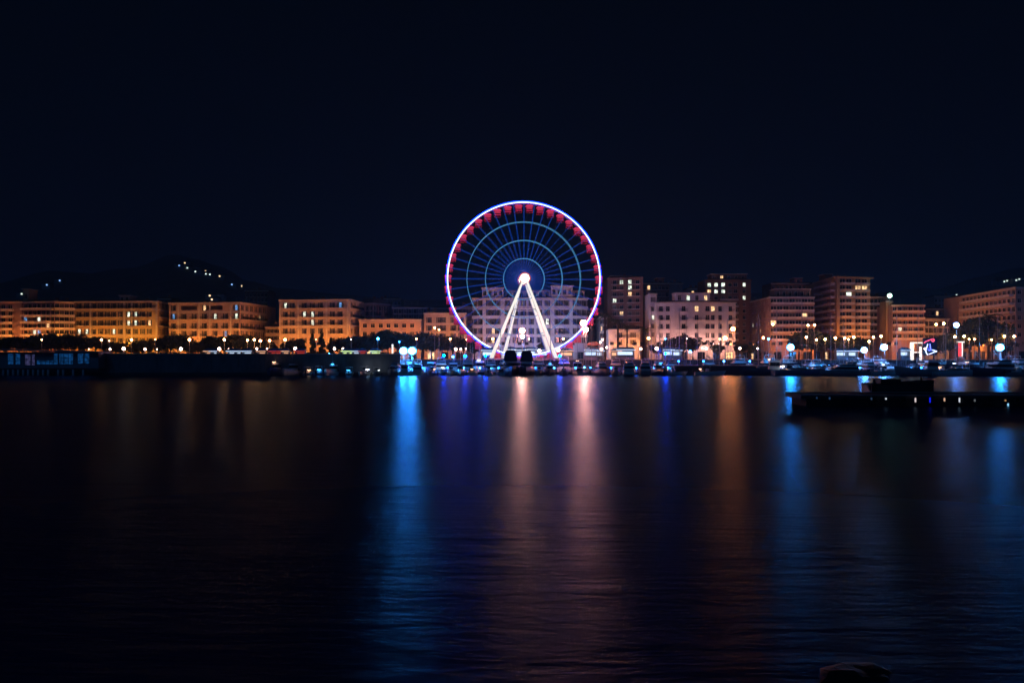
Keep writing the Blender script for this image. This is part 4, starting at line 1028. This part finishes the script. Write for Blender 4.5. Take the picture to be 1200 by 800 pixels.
# ------------------------------------------------------------------ boats
def hull_mesh(L_, B_, F_, rise, mat, name="hull", full=.55, rake=.9):
    m = MB(); ns = 12; secs = []
    for i in range(ns):
        t_ = i / (ns - 1); x = -L_ / 2 + L_ * t_
        hb = B_ / 2 * (.86 + .14 * math.sin(min(1, t_ * 1.8) * math.pi / 2)) * (max(0.0, 1 - max(0, (t_ - full) / (1 - full)) ** 2.2)) ** .75
        g_ = F_ + rise * t_ ** 2; hb = max(hb, .03)
        xr = x + (rake * t_ ** 6)
        secs.append([(x, 0, -.45 + .3 * t_ ** 4), (x, -hb * .72, -.12), (xr * .5 + x * .5, -hb * .93, .12 + .35 * g_ * .4), (xr, -hb, g_), (xr, -hb * .9, g_ + .02), (xr, -hb * .88, g_ - .12),
                     (xr, hb * .88, g_ - .12), (xr, hb * .9, g_ + .02), (xr, hb, g_), (xr * .5 + x * .5, hb * .93, .12 + .35 * g_ * .4), (x, hb * .72, -.12)])
    k = len(secs[0]); vs = [p for s_ in secs for p in s_]; fs = []; deck = []
    for i in range(ns - 1):
        for j in range(k):
            f = (i * k + j, i * k + (j + 1) % k, (i + 1) * k + (j + 1) % k, (i + 1) * k + j)
            (deck if j == 5 else fs).append(f)
    fs.append(tuple(range(k))); fs.append(tuple((ns - 1) * k + j for j in reversed(range(k))))
    m.add(vs, fs, 0, True); m.add(vs, deck, 1)
    # rubbing strake
    for s_ in (3, 8):
        for i in range(ns - 1): m.tube(secs[i][s_], secs[i + 1][s_], .045, n=4, mat=2, cap=False)
    return m.mesh(name, [mat, M["deck"], M["rubber"]])
def cabin(m, x, L_, B_, z, h, slope, mat, wmat):
    """wedge-fronted superstructure with a window band"""
    def blk(z0, z1, k0, k1, e_, mt):
        fx0 = x + L_ / 2 - slope * k0; fx1 = x + L_ / 2 - slope * k1; bx = x - L_ / 2 - e_; hb = B_ / 2 + e_
        m.add([(bx, -hb, z0), (fx0 + e_, -hb * .85, z0), (fx0 + e_, hb * .85, z0), (bx, hb, z0), (bx, -hb * .94, z1), (fx1 + e_, -hb * .78, z1), (fx1 + e_, hb * .78, z1), (bx, hb * .94, z1)],
              [(3, 2, 1, 0), (4, 5, 6, 7), (0, 1, 5, 4), (1, 2, 6, 5), (2, 3, 7, 6), (3, 0, 4, 7)], mt)
    blk(z, z + h * .42, 0, .35, 0, mat); blk(z + h * .42, z + h * .80, .35, .85, -.05, wmat); blk(z + h * .80, z + h, .8, 1.0, .06, mat)
BOATS = {}
def boat_set(key, builder): BOATS[key] = builder
def mk_boat(key, hm_):
    """prototype parts list: [(name, mesh, [(sub, mesh)])]"""
    ck = (key, hm_)
    if ck in BOATS: return BOATS[ck]
    H = M[hm_]; wm_, gm_ = M["hull_white"], M["tinted"]; parts = []
    def mm(f, name, mats):
        m = MB(); f(m); return m.mesh(name, mats)
    def rail(L_, B_, z, rise):
        def f(m):
            pr = None
            for s in (-1, 1):
                pr = None
                for i in range(8):
                    t_ = i / 7; x = L_ * (-.05 + .55 * t_); y = s * B_ / 2 * .9 * (1 - t_ ** 2.4) ** .7 if t_ < 1 else 0
                    zz = z + rise * (.45 + .55 * t_) ** 2
                    m.tube((x, y, zz - .05), (x, y, zz + .6), .025, n=4)
                    if pr: m.tube(pr, (x, y, zz + .6), .025, n=4)
                    pr = (x, y, zz + .6)
        return f
    if key in ("cruiser", "covered"):
        parts.append(("hull", hull_mesh(12, 3.9, 1.45, .7, H), []))
        parts.append(("cabin", mm(lambda m: cabin(m, -.4, 6.2, 3.1, 1.4, 1.7, 2.3, 0, 1), "cabin", [wm_, gm_]), []))
        if key == "cruiser":
            def fly(m):
                cabin(m, -1.4, 3.2, 2.6, 3.12, .8, .8, 0, 1); m.tube((-2.8, -1.3, 3.1), (-3.2, -1.1, 4.7), .09); m.tube((-2.8, 1.3, 3.1), (-3.2, 1.1, 4.7), .09); m.box((-3.2, 0, 4.7), (.5, 2.3, .12)); m.ball((-3.2, 0, 4.95), .28, 0, 8, 5, .6); m.tube((-3.2, .7, 4.7), (-3.5, .7, 7.2), .03)
            parts.append(("flybridge", mm(fly, "flybridge", [wm_, gm_]), []))
        else:
            def cov(m):
                m.box((-1.5, 0, 4.1), (3.4, 3.0, 2.0), 0, 0, .82); m.box((-1.5, 0, 5.3), (2.4, 2.1, .5), 0, 0, .9); m.tube((-1.5, 0, 5.5), (-1.5, 0, 6.6), .05)
                m.box((-3.9, 0, 2.4), (1.5, 3.1, 1.9), 0, 0, .9)
            parts.append(("canvas_cover", mm(cov, "canvas_cover", [M["canvas"]]), []))
        parts.append(("bow_rail", mm(rail(12, 3.9, 1.45, .7), "bow_rail", [M["chrome"]]), []))
        parts.append(("swim_platform", mm(lambda m: m.box((-6.3, 0, .35), (.9, 3.0, .12)), "swim_platform", [M["deck"]]), []))
    elif key == "sail":
        parts.append(("hull", hull_mesh(11, 3.3, 1.15, .35, H, full=.4, rake=.6), []))
        parts.append(("cabin", mm(lambda m: cabin(m, .3, 4.6, 2.0, 1.1, .65, 1.2, 0, 1), "cabin", [wm_, gm_]), []))
        def mast(m):
            m.tube((.9, 0, 1.2), (.9, 0, 16), .10, .07, 8, 0)
            for z_ in (6.5, 11): m.tube((.9, -.9, z_), (.9, .9, z_), .04, n=4)
            for a_, b_ in [((.9, 0, 16), (5.6, 0, 1.5)), ((.9, 0, 16), (-5.3, 0, 1.2)), ((.9, -.9, 6.5), (.9, -1.5, 1.1)), ((.9, .9, 6.5), (.9, 1.5, 1.1)), ((.9, 0, 16), (.9, -.9, 6.5)), ((.9, 0, 16), (.9, .9, 6.5))]: m.tube(a_, b_, .018, n=3)
        parts.append(("mast", mm(mast, "mast", [M["pole"]]), []))
        parts.append(("boom", mm(lambda m: (m.tube((.8, 0, 2.3), (-3.9, 0, 2.35), .07), m.tube((.7, 0, 2.55), (-3.7, 0, 2.52), .24, .13, 8, 1)), "boom", [M["pole"], M["canvas"]]), []))
        parts.append(("rail", mm(rail(11, 3.3, 1.15, .35), "rail", [M["chrome"]]), []))
        parts.append(("spray_hood", mm(lambda m: m.box((-2.1, 0, 1.85), (1.2, 1.9, .7), 0, 0, .75), "spray_hood", [M["canvas"]]), []))
    elif key == "open":
        parts.append(("hull", hull_mesh(6.4, 2.3, .8, .35, H), []))
        def con(m): m.box((-.2, 0, 1.15), (.8, .8, .9), 0, 0, .8); m.box((.1, 0, 1.75), (.06, .8, .4), 1); m.box((-1.4, 0, .95), (.5, 1.5, .4), 0)
        parts.append(("console", mm(con, "console", [wm_, gm_]), []))
        def bim(m):
            m.box((-.5, 0, 2.35), (2.0, 1.9, .08))
            for sx in (-1, 1):
                for sy in (-1, 1): m.tube((-.5 + sx * .9, sy * .95, .8), (-.5 + sx * .9, sy * .9, 2.35), .025, n=4)
        parts.append(("bimini", mm(bim, "bimini", [M["canvasw"]]), []))
        parts.append(("outboard_motor", mm(lambda m: (m.box((-3.4, 0, 1.0), (.5, .4, .65), 0, 0, .8), m.box((-3.4, 0, .3), (.18, .14, 1.0), 0)), "outboard_motor", [M["rubber"]]), []))
    elif key == "fishing":
        parts.append(("hull", hull_mesh(11, 3.8, 1.3, 1.1, H, rake=1.1), []))
        def whl(m):
            cabin(m, -2.2, 2.6, 2.3, 1.25, 2.4, .3, 0, 1)
        parts.append(("wheelhouse", mm(whl, "wheelhouse", [wm_, gm_]), []))
        def mast(m): m.tube((-1.6, 0, 3.6), (-1.6, 0, 7.6), .07); m.tube((-1.6, 0, 6.8), (1.4, 0, 4.4), .045, n=4); m.tube((-1.6, -.8, 6.2), (-1.6, .8, 6.2), .04, n=4); m.tube((-1.6, 0, 7.4), (5.4, 0, 2.7), .015, n=3)
        parts.append(("mast", mm(mast, "mast", [M["pole"]]), []))
        parts.append(("winch", mm(lambda m: (m.tube((1.6, -.7, 1.8), (1.6, .7, 1.8), .35, n=10), m.box((1.6, 0, 1.5), (.9, 1.7, .5))), "winch", [M["hull_grey"]]), []))
        def gan(m):
            m.tube((-5, -1.4, 1.2), (-5, -1.3, 3.6), .06); m.tube((-5, 1.4, 1.2), (-5, 1.3, 3.6), .06); m.tube((-5, -1.3, 3.6), (-5, 1.3, 3.6), .06)
        parts.append(("stern_gantry", mm(gan, "stern_gantry", [M["pole"]]), []))
    BOATS[ck] = parts; return parts
BN = {"cruiser": ("motor_cruiser", "flybridge cruiser", "boat"), "covered": ("motor_cruiser", "canvas covered cruiser", "boat"), "sail": ("sailing_yacht", "bare masted yacht", "sailboat"),
      "open": ("motorboat", "canopied open motorboat", "boat"), "fishing": ("fishing_boat", "wheelhouse fishing boat", "fishing boat")}
CN = {"hull_white": "white", "hull_navy": "navy", "hull_blue": "faded blue", "hull_grey": "grey"}
def boat(key, px, d, rz, s=1.0, hm_="hull_white", sz=None, row=""):
    parts = mk_boat(key, hm_); nm, ds, cat = BN[key]
    o = empty(nm, (PX(px, d), d, 0), rz); o.scale = (s, s, sz or s)
    for n_, me_, subs in parts: put(n_, me_, o)
    if rbl.random() < .6:
        hgt, xx = {"cruiser": (2.0, -4.2), "covered": (2.0, 1.5), "sail": (1.9, -3.2), "open": (1.5, -1.9), "fishing": (3.9, -1.0)}[key]
        put("deck_light", DL[rbl.choice("wwbbo")], o, (xx, rbl.uniform(-.6, .6), hgt))
    tag(o, None, cat, "boats moored in the marina"); reg(o, f"{CN[hm_]} {ds}{row}", px, "below"); return o
rb = random.Random(11); rbl = random.Random(3); DL = {}
for k_, c_, s_ in (("w", (.75, .85, 1), 9), ("b", (.05, .4, 1), 9), ("o", (1, .5, .3), 6)):
    g = MB(); g.box((0, 0, 0), (.5, .9, .12)); g.tube((0, 0, -.35), (0, 0, 0), .04); DL[k_] = g.mesh("deck_light", [emit("deck_light_" + k_, c_, s_)])
hw = ["hull_white", "hull_white", "hull_white", "hull_navy", "hull_blue", "hull_grey"]
def rowof(pxa, pxb, d, kinds, step, row, smin=.8, smax=1.05, rzj=.12):
    x = pxa
    while x < pxb:
        k = rb.choice(kinds); s = rb.uniform(smin, smax) * (1.15 if k == "open" else 1)
        rz = (math.pi / 2 if rb.random() < .5 else -math.pi / 2) + rb.uniform(-rzj, rzj)
        boat(k, x, d + rb.uniform(-.5, .5), rz, s, rb.choice(hw), row=row)
        x += step * rb.uniform(.85, 1.25) * (.75 if k == "open" else 1)
rowof(322, 455, 231, ["open", "open", "open", "fishing"], 20, ", front row,", .7, .95)
rowof(462, 590, 233.5, ["cruiser", "open", "fishing", "open", "sail"], 15.5, ", front row,", .75, .95)
boat("covered", 598.5, 233.5, -math.pi / 2 + .05, 1.22, "hull_navy", row=", front row,")
boat("covered", 617, 233.5, -math.pi / 2 - .04, 1.2, "hull_navy", row=", front row,")
rowof(632, 786, 233.5, ["cruiser", "open", "fishing", "open", "sail"], 15.5, ", front row,", .75, .98)
rowof(478, 790, 249, ["cruiser", "sail", "cruiser", "fishing"], 14, ", rear row,", .85, 1.1)
boat("open", 789, 231.5, .15, 1.0, "hull_white", row=" lying side-on")
boat("open", 830, 231.5, -.1, 1.15, "hull_white", row=" lying side-on")
rowof(762, 912, 250, ["sail", "sail", "cruiser", "cruiser", "sail"], 11.5, ", rear row,", .95, 1.2)
rowof(918, 1210, 251, ["cruiser", "sail", "sail", "cruiser", "open"], 12, ", rear row,", .85, 1.15)
rowof(905, 1210, 238, ["cruiser", "open", "fishing", "open", "cruiser"], 14.5, ", middle row,", .7, .95)
# long hulls side-on at the right
boat("fishing", 896, 233, math.pi * .96, 1.1, "hull_navy", row=" lying side-on")
boat("sail", 935, 229, .06, 1.25, "hull_blue", row=" lying side-on")
boat("cruiser", 983, 230, math.pi - .05, 1.35, "hull_grey", sz=.8, row=" lying side-on")
boat("open", 1035, 229, .2, 1.3, "hull_white", row=" lying side-on")
boat("fishing", 1080, 227, math.pi - .08, 1.1, "hull_grey", row=" lying side-on")
boat("sail", 1118, 226, .04, 1.15, "hull_white", row=" lying side-on")
boat("cruiser", 1168, 226, math.pi + .1, 1.1, "hull_navy", row=" lying side-on")
boat("open", 1195, 224, 0, 1.2, "hull_grey", row=" lying side-on")
# black barge behind the pier
o = empty("work_barge", (PX(1054, 93.5), 93.5, 0), 0.0); tag(o, "squat black work barge moored behind the pier on the right", "barge")
put("hull", hull_mesh(7.2, 3.2, 2.1, .35, M["hull_black"], full=.8, rake=.2), o)
mb = MB(); mb.box((-1.4, 0, 2.35), (2.2, 2.0, .5)); mb.build("hatch", M["hull_black"], o)
mb = MB(); mb.tube((-3.2, -1.1, 2.0), (-3.2, -1.1, 2.6), .12); mb.tube((2.8, .8, 2.3), (2.8, .8, 2.75), .12); mb.build("bollard", M["rubber"], o)

hz_m = bpy.data.materials.new("night_sea_haze"); hz_m.use_nodes = True
t = hz_m.node_tree; t.nodes.clear(); o_ = t.nodes.new("ShaderNodeOutputMaterial"); pv = t.nodes.new("ShaderNodeVolumePrincipled")
pv.inputs["Color"].default_value = (0.28, 0.62, 1.0, 1); pv.inputs["Density"].default_value = HAZE; pv.inputs["Anisotropy"].default_value = 0.0
t.links.new(pv.outputs[0], o_.inputs["Volume"])
mb = MB(); mb.box((0, 1150, 124.5), (4600, 3000, 251))
if HAZE: tag(mb.build("haze", hz_m), "thin night haze over the harbour and town", kind="stuff")

finish_labels()
